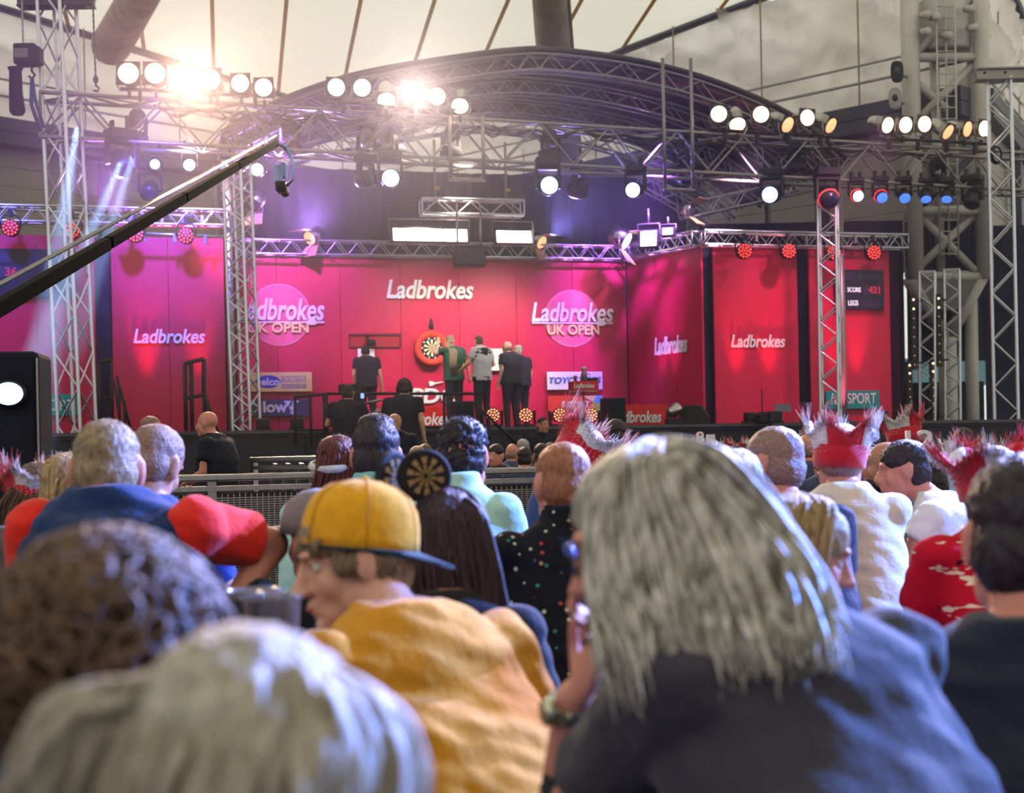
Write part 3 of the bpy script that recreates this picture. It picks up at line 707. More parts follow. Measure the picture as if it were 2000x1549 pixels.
# head beam and chain hoist on the left tower ------------------------
hb = P(110, 5, 24); r = thing('head_beam', 'dark steel head beam across the top of the left tower', 'beam', hb)
obj('beam', MB().box((0, 0, 0), (1.25, .2, .12)).box((0, 0, -.07), (1.25, .3, .02)).box((0, 0, .07), (1.25, .3, .02)), M_GUT, r)
for x in (-.55, .55): obj('sheave', MB().tube((x, -.05, -.02), (x, .05, -.02), .09, n=14), M_STEEL, r)
hb = P(1960, 146, 28.0); r = thing('head_beam', 'grey steel head beam on top of the right edge tower', 'beam', hb)
obj('beam', MB().box((0, 0, 0), (1.1, .2, .16)).box((0, 0, -.1), (1.1, .34, .03)).box((0, 0, .1), (1.1, .34, .03)), M_STEEL, r)
for x in (-.4, 0, .4): obj('bolt', MB().tube((x, -.12, .02), (x, -.08, .02), .025, n=8), M_BLACK, r)
def chain(parent, a, b, m, step=.05):
    a, b = Vector(a), Vector(b); n = max(3, int((b - a).length / step)); mb = MB()
    for i in range(n):
        p, q = a.lerp(b, i / n), a.lerp(b, (i + 1.15) / n); mb.tube(p, q, .013 if i % 2 else .018, n=5)
    tag(obj('chain', mb, m, parent), kind='stuff')
c = P(52, 108, 23.6); r = thing('chain_hoist', 'black electric chain hoist hanging beside the left tower', 'hoist', c)
obj('motor_case', MB().box((0, 0, 0), (.36, .3, .34)).box((.20, 0, -.02), (.10, .26, .28)), M_BLACK, r, bevel=.03)
obj('rating_plate', MB().box((-.04, -.155, .0), (.22, .012, .15)), mat('plate_grey', (130, 124, 122), .5), r)
obj('hook_block', MB().path([(.08, 0, -.17), (.08, 0, -.26), (.13, 0, -.33), (.08, 0, -.39), (.03, 0, -.34)], .022, 6), M_BLACK, r, True)
obj('chain_bag', MB().loft([((-.19, 0, -.2), .13, .11), ((-.19, 0, -.26), .10, .09), ((-.19, 0, -.6), .11, .1), ((-.17, 0, -.92), .13, .11), ((-.17, 0, -.98), .09, .08)]), M_BLACKFAB, r, True)
chain(r, (-.05, 0, .16), (-.06, 0, .95), M_STEEL)
obj('sling', MB().path([(.08, 0, -.36), (.06, 0, -.8), (.2, 0, -1.25)], .035, 6).path([(.08, 0, -.36), (.14, 0, -.8), (.26, 0, -1.2)], .03, 6), mat('blue_sling', (56, 84, 130), .8), r, True)
c = P(187, 160, 23.8); r = thing('lifting_hook', 'dark lifting hook on a long chain above the left truss end', 'hook', c)
obj('block', MB().ball((0, 0, .04), (.045, .04, .07)), M_BLACK, r, True)
obj('hook', MB().path([(0, 0, -.02), (0, 0, -.06), (.05, 0, -.10), (.03, 0, -.16), (-.04, 0, -.14)], .018, 6), M_BLACK, r, True)
chain(r, (0, 0, .08), (-.02, 0, 1.33), M_GUT)

# ================================================================== lamps
Rx = Matrix.Rotation(PI / 2, 3, 'X')
def make_par(lens, rscale=1.0):
    r = thing('par_can', 'lamp', 'lamp'); k = rscale
    hd = obj('can', MB().lathe([(.05 * k, -.34 * k), (.10 * k, -.30 * k), (.125 * k, -.2 * k), (.13 * k, .06 * k), (.135 * k, .06 * k), (.135 * k, .075 * k), (.10 * k, .075 * k)], R=Rx, n=20), M_SILVER, r, True)
    obj('gel_frame', MB().prism([(-.155 * k, -.155 * k), (.155 * k, -.155 * k), (.155 * k, .155 * k), (-.155 * k, .155 * k)], -.075 * k, -.06 * k), mat('gel_frame_black', (46, 40, 40), .5), hd)
    obj('lens', MB().lathe([(.13 * k, .07 * k), (.128 * k, .088 * k), (.08 * k, .105 * k), (.01 * k, .11 * k)], R=Rx, n=24), lens, hd, True)
    yk = [(.16 * k, -.0, 0), (.165 * k, .0, -.12 * k), (.12 * k, .0, -.21 * k), (-.12 * k, .0, -.21 * k), (-.165 * k, .0, -.12 * k), (-.16 * k, .0, 0)]
    obj('yoke', MB().path(yk, .012 * k, 5), M_STEEL, r, True)
    obj('clamp', MB().box((0, 0, -.25 * k), (.05, .06, .1 * k)), M_BLACK, r)
    hd.rotation_mode = 'XYZ'
    return r
par_proto = {}
def par(label, px, py, t, yaw, pitch, lens, k=1.0, group='warm lamps along the top of the front truss'):
    r = make_par(lens, k); s, z = SP(px, py, t); r.location = S(s, t, z); r.rotation_euler = (0, 0, TH * .5 + math.radians(yaw))
    hd = [c for c in r.children if c.name.startswith('can')][0]; hd.rotation_euler = (math.radians(pitch), 0, 0)
    tag(r, label, 'lamp', group); return r
WARMS = [(252, 146, 0, 0, 'far left end of the truss, first glowing warm lamp'), (304, 146, 0, 0, 'second glowing warm lamp from the left end of the truss'), (360, 150, 0, 2, 'brightest glowing warm lamp above the left truss'),
         (411, 157, 0, 4, 'fourth glowing warm lamp from the left end of the truss'), (471, 164, 8, 6, 'fifth warm lamp from the left with round hood showing'), (516, 172, 6, 8, 'sixth warm lamp from the left end of the truss'),
         (655, 172, -10, 6, 'warm lamp above the left edge of the stage arch'), (708, 173, 6, 4, 'second warm lamp of the group before the arch'), (754, 190, 0, 50, 'silver lamp tilted steeply down before the left arch'),
         (803, 177, 0, 2, 'brightest warm lamp of the group before the arch'), (855, 187, 15, 22, 'fifth lamp of the group before the arch, half tilted'), (899, 202, 12, 45, 'silver lamp tilted down at the end of the arch group'),
         (1404, 224, 15, 4, 'warm lamp right after the two tall poles'), (1439, 238, 5, 48, 'silver lamp tilted down beside the tall poles'), (1485, 225, 8, 4, 'bright warm lamp over the arch right end'),
         (1532, 241, -35, 30, 'silver lamp turned right and tilted down over the arch end'), (1572, 231, -14, 6, 'warm lamp before the dark gutter'), (1616, 242, -42, 32, 'last silver lamp of the group before the gutter, turned right'),
         (1727, 243, -30, 20, 'first lamp of the far right group before the white mast'), (1763, 244, -18, 12, 'second lamp of the far right group'), (1800, 243, -16, 8, 'brightest lamp of the far right group'),
         (1845, 254, -40, 36, 'dim amber lamp of the far right group'), (1882, 251, -38, 18, 'fifth lamp of the far right group, turned right'), (1915, 251, -28, 12, 'last lamp at the right end of the truss')]
for i, (x, y, yaw, pit, lab) in enumerate(WARMS):
    dim = pit >= 30 or i >= 21
    par(lab if 'lamp' in lab else lab + ' lamp', x, y, TT + .35, -yaw, pit, E_AMBER if i in (15, 17, 21, 22) else E_WARM, 1.28 if i < 4 else 1.12)
for lab, x0, x1, dy in (('black pipe under the six left warm lamps', 235, 535, 178), ('black pipe under the six warm lamps before the arch', 635, 915, 204), ('black pipe under the six warm lamps over the arch right end', 1385, 1632, 256), ('black pipe under the six far right warm lamps', 1708, 1932, 272)):
    t = TT + .35; ya = dy - (x1 - x0) * .03; a, b = SP(x0, ya + 4, t), SP(x1, ya + (x1 - x0) * .055 + 4, t)
    r = thing('lamp_bar', lab, 'pipe', S(a[0], t, a[1]), TH)
    L = b[0] - a[0]; obj('pipe', MB().tube((0, 0, 0), (L, 0, b[1] - a[1]), .03), M_BLACK, r, True)
    for k in range(4): obj('clamp', MB().box((L * (k + .5) / 4, 0, (b[1] - a[1]) * (k + .5) / 4 - .1), (.06, .08, .2)), M_BLACK, r)

def mover(label, px, py, t, lens, k=1.0, yaw=0.0, pitch=0.0, group='moving head lamps under the front truss', up=False, accent=None):
    """moving head: base, yoke with two arms, turned head with lens. px,py = centre of the head"""
    s, z = SP(px, py, t); r = thing('moving_head_lamp', label, 'lamp', S(s, t, z), TH * .5 + math.radians(yaw), group); g = -1 if up else 1
    obj('base', MB().box((0, 0, g * .40 * k), (.40 * k, .30 * k, .13 * k)), M_BLACK, r, bevel=.02)
    obj('yoke', MB().box((0, 0, g * .30 * k), (.40 * k, .14 * k, .07 * k)).box((-.19 * k, 0, g * .13 * k), (.05 * k, .14 * k, .34 * k)).box((.19 * k, 0, g * .13 * k), (.05 * k, .14 * k, .34 * k)), M_BLACK, r, bevel=.015)
    if not up:
        for sx in (-1, 1): obj('clamp', MB().box((sx * .12 * k, 0, .52 * k), (.05, .1, .14)), M_BLACK, r)
    hd = obj('head', MB().lathe([(.06 * k, -.2 * k), (.12 * k, -.19 * k), (.155 * k, -.1 * k), (.165 * k, .1 * k), (.15 * k, .16 * k), (.13 * k, .17 * k)], R=Rx, n=20), mat('mover_black', (28, 28, 36), .35), r, True)
    hd.rotation_euler = (math.radians(pitch), 0, 0)
    obj('lens', MB().lathe([(.14 * k, .155 * k), (.138 * k, .175 * k), (.09 * k, .195 * k), (.01 * k, .2 * k)], R=Rx, n=24), lens, hd, True)
    if accent: obj('accent_ring', MB().lathe([(.17 * k, .05 * k), (.176 * k, .05 * k), (.176 * k, .065 * k), (.17 * k, .065 * k)], R=Rx, n=20), accent, hd, True)
    return r
M_DARKLENS = mat('dark_lens', (30, 34, 60), .1)
for a in [('bright blue moving head left of the hung truss', 762, 350, TT + .3, E_BLUE, 1.05, 0, 5), ('bright blue moving head right of the hung truss', 1070, 364, TT + .3, E_BLUE, 1.1, 0, 5),
          ('blue moving head seen at an angle before the wing truss', 1241, 371, TT + .3, E_BLUE, .95, -30, 10), ('blue moving head left of the right tower top', 1508, 380, TT + .3, E_BLUE, 1.05, -32, 10),
          ('dark red rimmed moving head on top of the right tower', 1616, 384, TT + .45, M_DARKLENS, 1.15, 0, 40, None, False, E_RED), ('small blue moving head, first right of the tower', 1672, 381, TT + .3, E_BLUE, .72, 0, 20, None, False, E_RED),
          ('small blue moving head, second right of the tower', 1719, 381, TT + .3, E_BLUEDIM, .76, 0, 35, None, False, E_RED), ('small blue moving head, third right of the tower', 1765, 381, TT + .3, E_BLUEDIM, .76, -10, 40),
          ('small dark moving head, fourth right of the tower', 1808, 381, TT + .3, E_BLUEDIM, .7, -20, 55), ('small dark moving head, fifth right of the tower', 1850, 381, TT + .3, E_BLUEDIM, .7, -35, 55), ('large dark moving head by the right edge tower', 1900, 388, TT + .3, M_DARKLENS, 1.0, -45, 60),
          ('small blue moving head, furthest left under the truss', 304, 322, TT - .5, E_BLUE, .6, 0, 5), ('small blue moving head, second from left under the truss', 371, 324, TT - .5, E_BLUE, .7, 0, 5),
          ('small blue moving head on the left corner tower', 442, 329, TT - .5, E_BLUE, .6, 0, 5), ('small blue moving head just right of the left corner tower', 503, 333, TT - .5, E_BLUE, .78, 0, 5),
          ('dark moving head with blue crescent left of the bright one', 714, 351, TT + .3, M_DARKLENS, .9, 50, 0), ('dark moving head hanging low at the left truss end', 236, 318, TT + .3, M_DARKLENS, 1.2, 30, 50),
          ('dark moving head under the left truss near the crane', 292, 370, TT - .9, M_DARKLENS, 1.0, 0, 40),
          ('dark moving head under the middle of the truss', 1130, 372, TT - .6, M_DARKLENS, 1.0, 60, 10), ('dark moving head hanging beside the wing truss', 1335, 350, TT - .6, M_DARKLENS, .8, 20, 10)]:
    a = list(a) + [None] * (11 - len(a)); mover(a[0], a[1], a[2], a[3], a[4], a[5], a[6], a[7], 'moving head lamps under the front truss', False, a[10])
for i, (x, y, lab) in enumerate([(266, 232, 'at the left end'), (566, 250, 'beside the arch foot'), (716, 268, 'left of the arch middle'), (748, 262, 'next to its left twin'), (880, 262, 'by the hung frame'), (1075, 268, 'near the truss middle'),
                         (1345, 268, 'between the tall poles'), (1556, 292, 'above the right tower'), (1832, 318, 'before the white mast')]):
    mover('black moving head standing inside the truss ' + lab, x, y, TT, M_DARKLENS, .85, 25 * (-1) ** i, -25, 'moving heads inside the front truss', True)

# red LED cans over the side panels
def led_head(label, px, py, t, k=1.0, group=None, em=None, floor=False):
    s, z = SP(px, py, t); r = thing('led_lamp', label, 'lamp', S(s, t, z), TH * .6, group); em = em or E_RED
    hd = obj('head', MB().lathe([(.05 * k, -.16 * k), (.12 * k, -.12 * k), (.135 * k, .04 * k), (.125 * k, .05 * k)], R=Rx, n=18), M_BLACK, r, True)
    pts = [(0, 0)] + [(.055 * math.cos(q), .055 * math.sin(q)) for q in [2 * PI * i / 6 for i in range(6)]] + [(.102 * math.cos(q), .102 * math.sin(q)) for q in [2 * PI * (i + .5) / 12 for i in range(12)]]
    for x, zz in pts:
        obj('diode', MB().lathe([(.0175 * k, .045 * k), (.0165 * k, .06 * k), (.006 * k, .064 * k)], c=(x * k, 0, zz * k), R=Rx, n=8), em, hd)
    if floor:
        zb = z - ZS; w = .17 * k
        obj('yoke', MB().box((-w, .02, -.05), (.035, .12, .26 * k)).box((w, .02, -.05), (.035, .12, .26 * k)).box((0, .02, -.05 - .13 * k), (2 * w, .14, .04)), M_BLACK, r, bevel=.01)
        obj('base', MB().box((0, .02, (-zb + (-.05 - .15 * k)) / 2), (.30 * k, .26, max(.05, zb - .05 - .15 * k))), M_BLACK, r, bevel=.015)
    else:
        obj('yoke', MB().path([(.15 * k, 0, 0), (.15 * k, 0, .12 * k), (.1 * k, 0, .2 * k), (-.1 * k, 0, .2 * k), (-.15 * k, 0, .12 * k), (-.15 * k, 0, 0)], .014, 5), M_BLACK, r, True)
        obj('clamp', MB().box((0, 0, .24 * k), (.06, .08, .12 * k)), M_BLACK, r)
    return r
for x, y, lab in ((21, 446, 'red lamp at the left picture edge'), (141, 451, 'red lamp seen through the left tower'), (265, 458, 'red lamp above the left white lettering panel'), (363, 461, 'red lamp near the left corner tower')): led_head(lab + ', over the side panels', x, y, TF + .6, 1.1, 'red lamps over the side panels')
for x, y, lab in ((1453, 491, 'first red lamp right of the recess'), (1539, 491, 'second red lamp right of the recess'), (1627, 494, 'red lamp glowing through the right tower'), (1705, 494, 'brightest red lamp above the right score screen')): led_head(lab + ', over the side panels', x, y, TF + .6, 1.15, 'red lamps over the side panels')
for x, lab in ((962, 'first floor lamp by the steps'), (1026, 'second floor lamp behind the seated steward'), (1093, 'third floor lamp under the fan sign'), (1153, 'fourth floor lamp beside the drinks stand')): led_head(lab + ', round head of orange red diodes', x, 811, 3.9, 1.0, 'round diode lamps along the stage edge', E_REDPALE, True)

# mini trusses along the top of the set
def mini(label, p0, p1, t0, t1, z, h=.27):
    a, b = S(*p0, z), S(*p1, z); r = thing('mini_truss', label, 'truss', a); truss(r, (0, 0, 0), b - a, .25, h, .22, .024, .011, M_ALU, joined=True); return r
zc = ZT + .15
mini('thin aluminium truss along the top of the back set wall', (spx(462, .0), .14), (fs0, .14), 0, 0, zc)
mini('thin aluminium truss along the top of the right flank', (fs0 - .1, .2), (fs1 - .1, TF + .1), 0, 0, zc)
mini('thin aluminium truss along the top of the right side panels', (fs1, TF + .15), (spx(1764, TF), TF + .15), 0, 0, zc)
mini('thin aluminium truss along the top of the left side panels', (spx(-160, TF), TF + .15), (spx(446, TF), TF + .15), 0, 0, zc + .18)
for lab, x0, x1, y0, y1, t in (('silver pipe with yellow caps above the right side truss', 1410, 1733, 456, 463, TF + .3), ('silver pipe above the left side truss', 290, 420, 418, 424, TF + .2), ('long silver pipe high above the left side panels', -60, 330, 402, 430, TF - .2), ('short silver pipe below the left truss', 240, 440, 455, 462, TF + .5)):
    a, b = SP(x0, y0, t), SP(x1, y1, t); r = thing('lamp_bar', lab, 'pipe', S(a[0], t, a[1]), TH)
    obj('pipe', MB().tube((0, 0, 0), (b[0] - a[0], 0, b[1] - a[1]), .026), M_ALU, r, True)
    for k in (.2, .5, .8): obj('clamp', MB().box(((b[0] - a[0]) * k, 0, (b[1] - a[1]) * k - .06), (.05, .07, .16)), M_STEEL, r)
# hung truss with soft boxes
a, b = SP(822, 404, 2.4), SP(1020, 408, 2.4); r = thing('hung_truss', 'short aluminium truss hung over the dartboard', 'truss', S(a[0], 2.4, a[1]), TH)
truss(r, (0, 0, 0), (b[0] - a[0], 0, b[1] - a[1]), .28, .28, .32, .026, .013, M_ALU)
for k in (.14, .84):
    obj('hanger', MB().tube(((b[0] - a[0]) * k, 0, .1), ((b[0] - a[0]) * k, 0, 1.25), .025), M_STEEL, r, True)
    obj('yellow_tag', MB().box(((b[0] - a[0]) * k + .03, -.03, .75), (.09, .02, .06)).box(((b[0] - a[0]) * k + .03, -.03, .35), (.09, .02, .06)), mat('tag_yellow', (214, 180, 70), .5), r)
def soft_box(label, box, t, n, tilt=-12, yaw=0.0, hang=.6):
    cx, cy = (box[0] + box[2]) / 2, (box[1] + box[3]) / 2; s, z = SP(cx, cy, t); w = SP(box[2], cy, t)[0] - SP(box[0], cy, t)[0]; h = SP(cx, box[1], t)[1] - SP(cx, box[3], t)[1]
    r = thing('soft_light', label, 'lamp', S(s, t, z), TH + math.radians(yaw), 'soft lights over the set'); R = Matrix.Rotation(math.radians(tilt), 3, 'X')
    obj('housing', MB().box((0, .07, 0), (w + .06, .12, h + .06), R), M_BLACK, r, bevel=.01)
    for k in range(n): obj('light_panel', MB().box((-w / 2 + w * (k + .5) / n, -.0, 0), (w / n - .03, .03, h), R), E_WHITE, r)
    obj('yoke', MB().path([(-w / 2 - .05, .07, 0), (-w / 2 - .05, .07, hang * .5), (0, .07, hang * .5), (w / 2 + .05, .07, hang * .5), (w / 2 + .05, .07, 0)], .014, 5).tube((0, .07, hang * .5), (0, .07, hang), .02), M_STEEL, r, True)
    return r
soft_box('wide three panel soft light hung left over the dartboard', (767, 447, 914, 471), 2.4, 3)
soft_box('single panel soft light hung right over the dartboard', (969, 451, 1038, 474), 2.4, 1)
soft_box('small square soft light by the right flank', (1251, 451, 1282, 481), 2.0, 1, -15, -28)
soft_box('tiny soft light at the top of the right flank', (1294, 446, 1314, 458), 2.0, 1, -15, -28, .3)
def fresnel(label, px, py, t, yaw, pitch, k=1.0, em=None):
    s, z = SP(px, py, t); r = thing('fresnel_lamp', label, 'lamp', S(s, t, z), TH + math.radians(yaw), 'silver lamps with flaps over the set'); R = Matrix.Rotation(math.radians(pitch), 3, 'X')
    obj('body', MB().lathe([(.08 * k, -.22 * k), (.15 * k, -.18 * k), (.16 * k, .08 * k), (.14 * k, .09 * k)], R=R @ Rx, n=18), M_SILVER, r, True)
    obj('lens', MB().lathe([(.14 * k, .08 * k), (.13 * k, .1 * k), (.02 * k, .12 * k)], R=R @ Rx, n=18), em or E_AMBER, r, True)
    for sg in (-1, 1):
        obj('flap', MB().add([R @ Vector(v) for v in ((-.16 * k, -.1 * k, sg * .15 * k), (.16 * k, -.1 * k, sg * .15 * k), (.22 * k, -.34 * k, sg * .27 * k), (-.22 * k, -.34 * k, sg * .27 * k), (-.16 * k, -.1 * k, sg * .165 * k), (.16 * k, -.1 * k, sg * .165 * k), (.22 * k, -.34 * k, sg * .285 * k), (-.22 * k, -.34 * k, sg * .285 * k))], [(0, 1, 2, 3), (4, 7, 6, 5), (0, 4, 5, 1), (1, 5, 6, 2), (2, 6, 7, 3), (3, 7, 4, 0)]), mat('flap_tan', (190, 160, 120), .5), r)
    obj('yoke', MB().path([(.18 * k, 0, 0), (.18 * k, 0, -.2 * k), (-.18 * k, 0, -.2 * k), (-.18 * k, 0, 0)], .015, 5).tube((0, 0, -.2 * k), (0, 0, -.36 * k), .02), M_STEEL, r, True)
fresnel('silver flap lamp on the left part of the wall truss', 610, 462, .2, -50, 30); fresnel('silver flap lamp on the wall truss behind the soft light', 1052, 470, .2, 40, 30)
fresnel('large silver flap lamp turned to the set at right flank', 1215, 466, 1.2, 55, 30, 1.25, E_WHITE); fresnel('tan flap lamp hanging right of the left corner tower', 497, 395, 1.6, -40, 40, 1.0, M_DARKLENS)
fresnel('grey flap lamp at the joint of the wing trusses', 1345, 410, 1.6, 40, 10, .9, M_DARKLENS)
# projector box and U shaped pipe frames
s_, z_ = SP(917, 500, 2.9); r = thing('hung_monitor', 'black boxy monitor hung below the short truss', 'monitor', S(s_, 2.9, z_), TH)
obj('case', MB().prism([(-.27, -.2), (.27, -.2), (.30, .18), (-.30, .18)], -.12, .2), M_BLACK, r, bevel=.01)
obj('bezel', MB().box((0, -.13, -.02), (.5, .02, .28)), mat('bezel_plum', (60, 44, 66), .4), r)
for x in (-.22, .22): obj('hanger', MB().tube((x, 0, .15), (x, 0, .95), .02), M_STEEL, r, True)
def u_frame(label, x0, x1, y0, y1, t, yb=None):
    s0, zt = SP(x0, y0, t); s1, zb = SP(x1, yb or y1, t); r = thing('pipe_frame', label, 'frame', S(s0, t, zb), TH); w = s1 - s0
    zt2 = SP(x1, y0, t)[1]
    obj('pole', MB().tube((0, 0, 0), (0, 0, zt - zb), .035), M_STEEL, r, True); obj('pole', MB().tube((w, 0, 0), (w, 0, zt2 - zb), .035), M_STEEL, r, True)
    obj('cross_bar', MB().tube((-.03, 0, 0), (w + .03, 0, 0), .035), M_STEEL, r, True)
    for x, sg in ((0, 1), (w, -1)): obj('gusset', MB().prism([(x, .0), (x + sg * .12, 0), (x, .12)], -.01, .01), M_STEEL, r)
u_frame('grey U shaped pipe frame hung from the truss middle', 878, 945, 226, 352, TT + .38); u_frame('tall grey U shaped pipe frame standing up past the arch', 1294, 1354, 114, 371, TT + .38)
# cables swagged along the truss
random.seed(5)
for i, (x0, x1) in enumerate(((300, 480), (420, 560), (520, 720), (880, 990), (960, 1130), (1140, 1300), (1290, 1390), (1400, 1560), (1540, 1700), (1690, 1860))):
    f = lambda x: 183 + (x - 78) * (292 - 180) / (1900 - 78) + 8
    r = thing('cable_swag', 'black cable bundle swagging under the top chord, span %s' % ('one two three four five six seven eight nine ten'.split()[i]) + ' from the left', 'cable', stage_pt(x0, f(x0), TT + .33))
    for k in range(3):
        dr = random.uniform(10, 34); pts = [stage_pt(x0 + (x1 - x0) * u, f(x0 + (x1 - x0) * u) + dr * math.sin(PI * u) * (.7 + .5 * math.sin(3 * PI * u)), TT + .30) for u in [j / 12 for j in range(13)]]
        obj('cable', MB().path(pts, .016, 5), M_BLACK, r, True, world=True)
c = stage_pt(1947, 300, TT + .45); r = thing('cable_coil', 'black cable coil hung on the right end of the truss', 'cable', c, TH)
for k in range(3): obj('loop', MB().path([((.10 + .012 * k) * math.cos(q), .02 * k, (.15 + .01 * k) * math.sin(q) - .02) for q in [2 * PI * j / 20 for j in range(21)]], .022, 5), M_BLACK, r, True)

# ================================================================== white steel mast at the right
D = 30.4; M_MAST = mat('white_mast_paint', (206, 200, 192), .5, 0, .08, 2)
base = P(1842, 700, D); base.z = 0
mast = thing('lattice_mast', 'white painted steel lattice mast with ladder at the right', 'mast', base)
def mbar(name, a, b, r, n=10): obj(name, MB().tube(a, b, r, n=n), M_MAST, mast, True, world=True)
for x, dd in ((1777, D), (1913, D), (1769, D + .9), (1897, D + .9)): mbar('column', P(x, -60, dd), P(x + 12, 545, dd), .17 if dd == D else .14)
for y in (112, 412, 540): mbar('cross_beam', P(1777, y, D), P(1915, y, D), .10); mbar('cross_beam', P(1777, y, D), P(1897, y - 5, D + .9), .08); mbar('cross_beam', P(1915, y, D), P(1769, y - 5, D + .9), .08)
for a, b in (((1785, 108), (1905, -10)), ((1790, 236), (1912, 116)), ((1786, 530), (1905, 418)), ((1905, 530), (1795, 420)), ((1795, 165), (1850, 215)), ((1790, 410), (1905, 300))): mbar('diagonal', P(*a, D), P(*b, D + .1), .085)
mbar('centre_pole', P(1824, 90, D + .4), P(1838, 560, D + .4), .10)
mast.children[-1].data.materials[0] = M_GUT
for x in (1828, 1864): mbar('ladder_rail', P(x, -20, D - .35), P(x + 8, 500, D - .35), .02, 6)
for k in range(24):
    y = -10 + k * 22; mbar('rung', P(1828 + y * .016, y, D - .35), P(1864 + y * .016, y, D - .35), .014, 5)
mbar('ladder_rail', P(1846, -20, D - .3), P(1854, 500, D - .3), .02, 6)
q = P(1842, 55, D + .45); mb = MB().lathe([(.55, -.55), (.6, -.5), (.6, .5), (.55, .55)], c=q, n=24); obj('drum', mb, M_MAST, mast, True, world=True)
for (x, y) in ((1800, 30), (1800, 62), (1886, 18), (1892, 55), (1818, 34), (1842, 70)):
    q = P(x, y, D - .2); obj('mast_lamp', MB().tube(q, q + Vector((.04, -.3, -.08)), .07, .09, 12), M_MAST, mast, True, world=True)
# funnel foot: four struts meeting in a lower node, plated sides
for x, y, dd in ((1779, 545, D), (1920, 540, D), (1772, 545, D + .9), (1908, 540, D + .9)): mbar('foot_strut', P(x, y, dd), P(1850, 665, D + .4), .13)
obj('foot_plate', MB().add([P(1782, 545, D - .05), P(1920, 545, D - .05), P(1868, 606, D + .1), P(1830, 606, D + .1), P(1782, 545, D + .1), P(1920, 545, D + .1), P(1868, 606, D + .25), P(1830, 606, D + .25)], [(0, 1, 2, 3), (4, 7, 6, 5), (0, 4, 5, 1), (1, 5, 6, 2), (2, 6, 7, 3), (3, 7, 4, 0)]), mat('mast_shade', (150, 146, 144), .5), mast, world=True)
q = P(1850, 660, D + .4); obj('foot_column', MB().tube(q, (q.x, q.y, 0), .2, n=12), M_MAST, mast, True, world=True)
q = P(1895, 640, D + .8); obj('foot_column', MB().tube(P(1895, 545, D + .8), (q.x, q.y, 0), .15, n=12), M_MAST, mast, True, world=True)
for lab, x, y, m in (('black oval horn speaker on the white mast', 1749, 143, M_BLACK), ('grey horn speaker below the black one on the mast', 1745, 196, M_STEEL)):
    q = P(x, y, D - .4); r = thing('horn_speaker', lab, 'speaker', q)
    obj('horn', MB().loft([((0, .15, 0), .05, .07, Rx), ((0, 0, 0), .10, .17, Rx), ((0, -.12, 0), .135, .23, Rx), ((0, -.13, 0), .115, .2, Rx)], 20, 3), m, r, True)
    obj('grille', MB().loft([((0, -.12, .02), .07, .09, Rx), ((0, -.145, .02), .05, .06, Rx)], 16), M_GUT if m is M_BLACK else M_BLACK, r, True)
    obj('bracket', MB().tube((0, .1, 0), (.3, .3, 0), .03), M_STEEL, r, True)

# ================================================================== camera crane at the left
pA, pB = P(-420, 850, 6.4), P(540, 279, 18.5)
crane = thing('camera_crane', 'long black camera crane arm slanting up from the left edge', 'crane', (pA.x, pA.y, 0))
mb = MB(); dv = (pB - pA).normalized(); R = dv.to_track_quat('Y', 'Z').to_matrix()
for k in range(5):
    a, b = pA.lerp(pB, k / 5), pA.lerp(pB, (k + 1) / 5 - .004); w = .10 - .004 * k
    obj('arm_section', MB().box((a + b) / 2, (w * .8, (b - a).length, w), R), mat('crane_black', (10, 10, 14), .9, spec=.08), crane, world=True, bevel=.008)
off = R @ Vector((0, 0, .15)); obj('control_rod', MB().tube(pA + off, pB + off * .6, .016), M_STEEL, crane, True, world=True)
obj('pedestal', MB().tube(pA, (pA.x, pA.y, .0), .09, .13, 12).lathe([(.45, 0), (.45, .06), (.12, .1)], c=(pA.x, pA.y, 0)), M_BLACK, crane, True, world=True)
back = pA - dv * 1.2; obj('counterweight', MB().box(back, (.35, .4, .35), R).tube(back, pA, .06), M_BLACK, crane, world=True)
tip = pB; M_BLUELIT = mat('blue_lit_metal', (150, 165, 210), .25, .9)  # blue lamp light on the crane head is put into the metal colour
obj('drop_arm', MB().path([tip, tip + Vector((.12, 0, -.06)), tip + Vector((.19, 0, -.20)), tip + Vector((.19, 0, -.48)), tip + Vector((.12, 0, -.56))], .022, 6), M_BLUELIT, crane, True, world=True)
obj('remote_head', MB().box(tip + Vector((.02, 0, -.42)), (.12, .14, .24)).box(tip + Vector((.09, 0, -.36)), (.07, .12, .2)), M_BLUELIT, crane, world=True, bevel=.01)
obj('crane_camera', MB().box(tip + Vector((.06, -.02, -.58)), (.12, .26, .12)).tube(tip + Vector((.06, .1, -.58)), tip + Vector((.06, .26, -.6)), .05, .06, 12), M_BLACK, crane, True, world=True)
obj('stay_cable', MB().tube(tip + Vector((-.05, 0, .1)), tip + Vector((.2, 0, -.2)), .006, n=4).tube(pA.lerp(pB, .7), tip + Vector((-.1, 0, .12)), .006, n=4), M_STEEL, crane, world=True)

# black cabinet with a bright lamp at the left edge
q = P(6, 770, 10.0); r = thing('lamp_cabinet', 'tall black cabinet with one bright round lamp at left edge', 'cabinet', (q.x, q.y, 0), .12)
obj('cabinet', MB().box((-.12, .25, 1.0), (.72, .5, 2.0)), M_BLACKFAB, r, bevel=.04)
obj('side_strip', MB().box((.235, -.01, 1.55), (.012, .02, .8)), M_STEEL, r)
obj('lamp_rim', MB().lathe([(.12, 0), (.12, .05), (.10, .06)], c=(.05, .0, q.z), R=Rx, n=28, sy=.8), M_BLACK, r, True)
obj('lens', MB().lathe([(.10, .03), (.098, .07), (.05, .09), (.01, .095)], c=(.05, 0.0, q.z), R=Rx, n=28, sy=.8), E_BLUE, r, True)

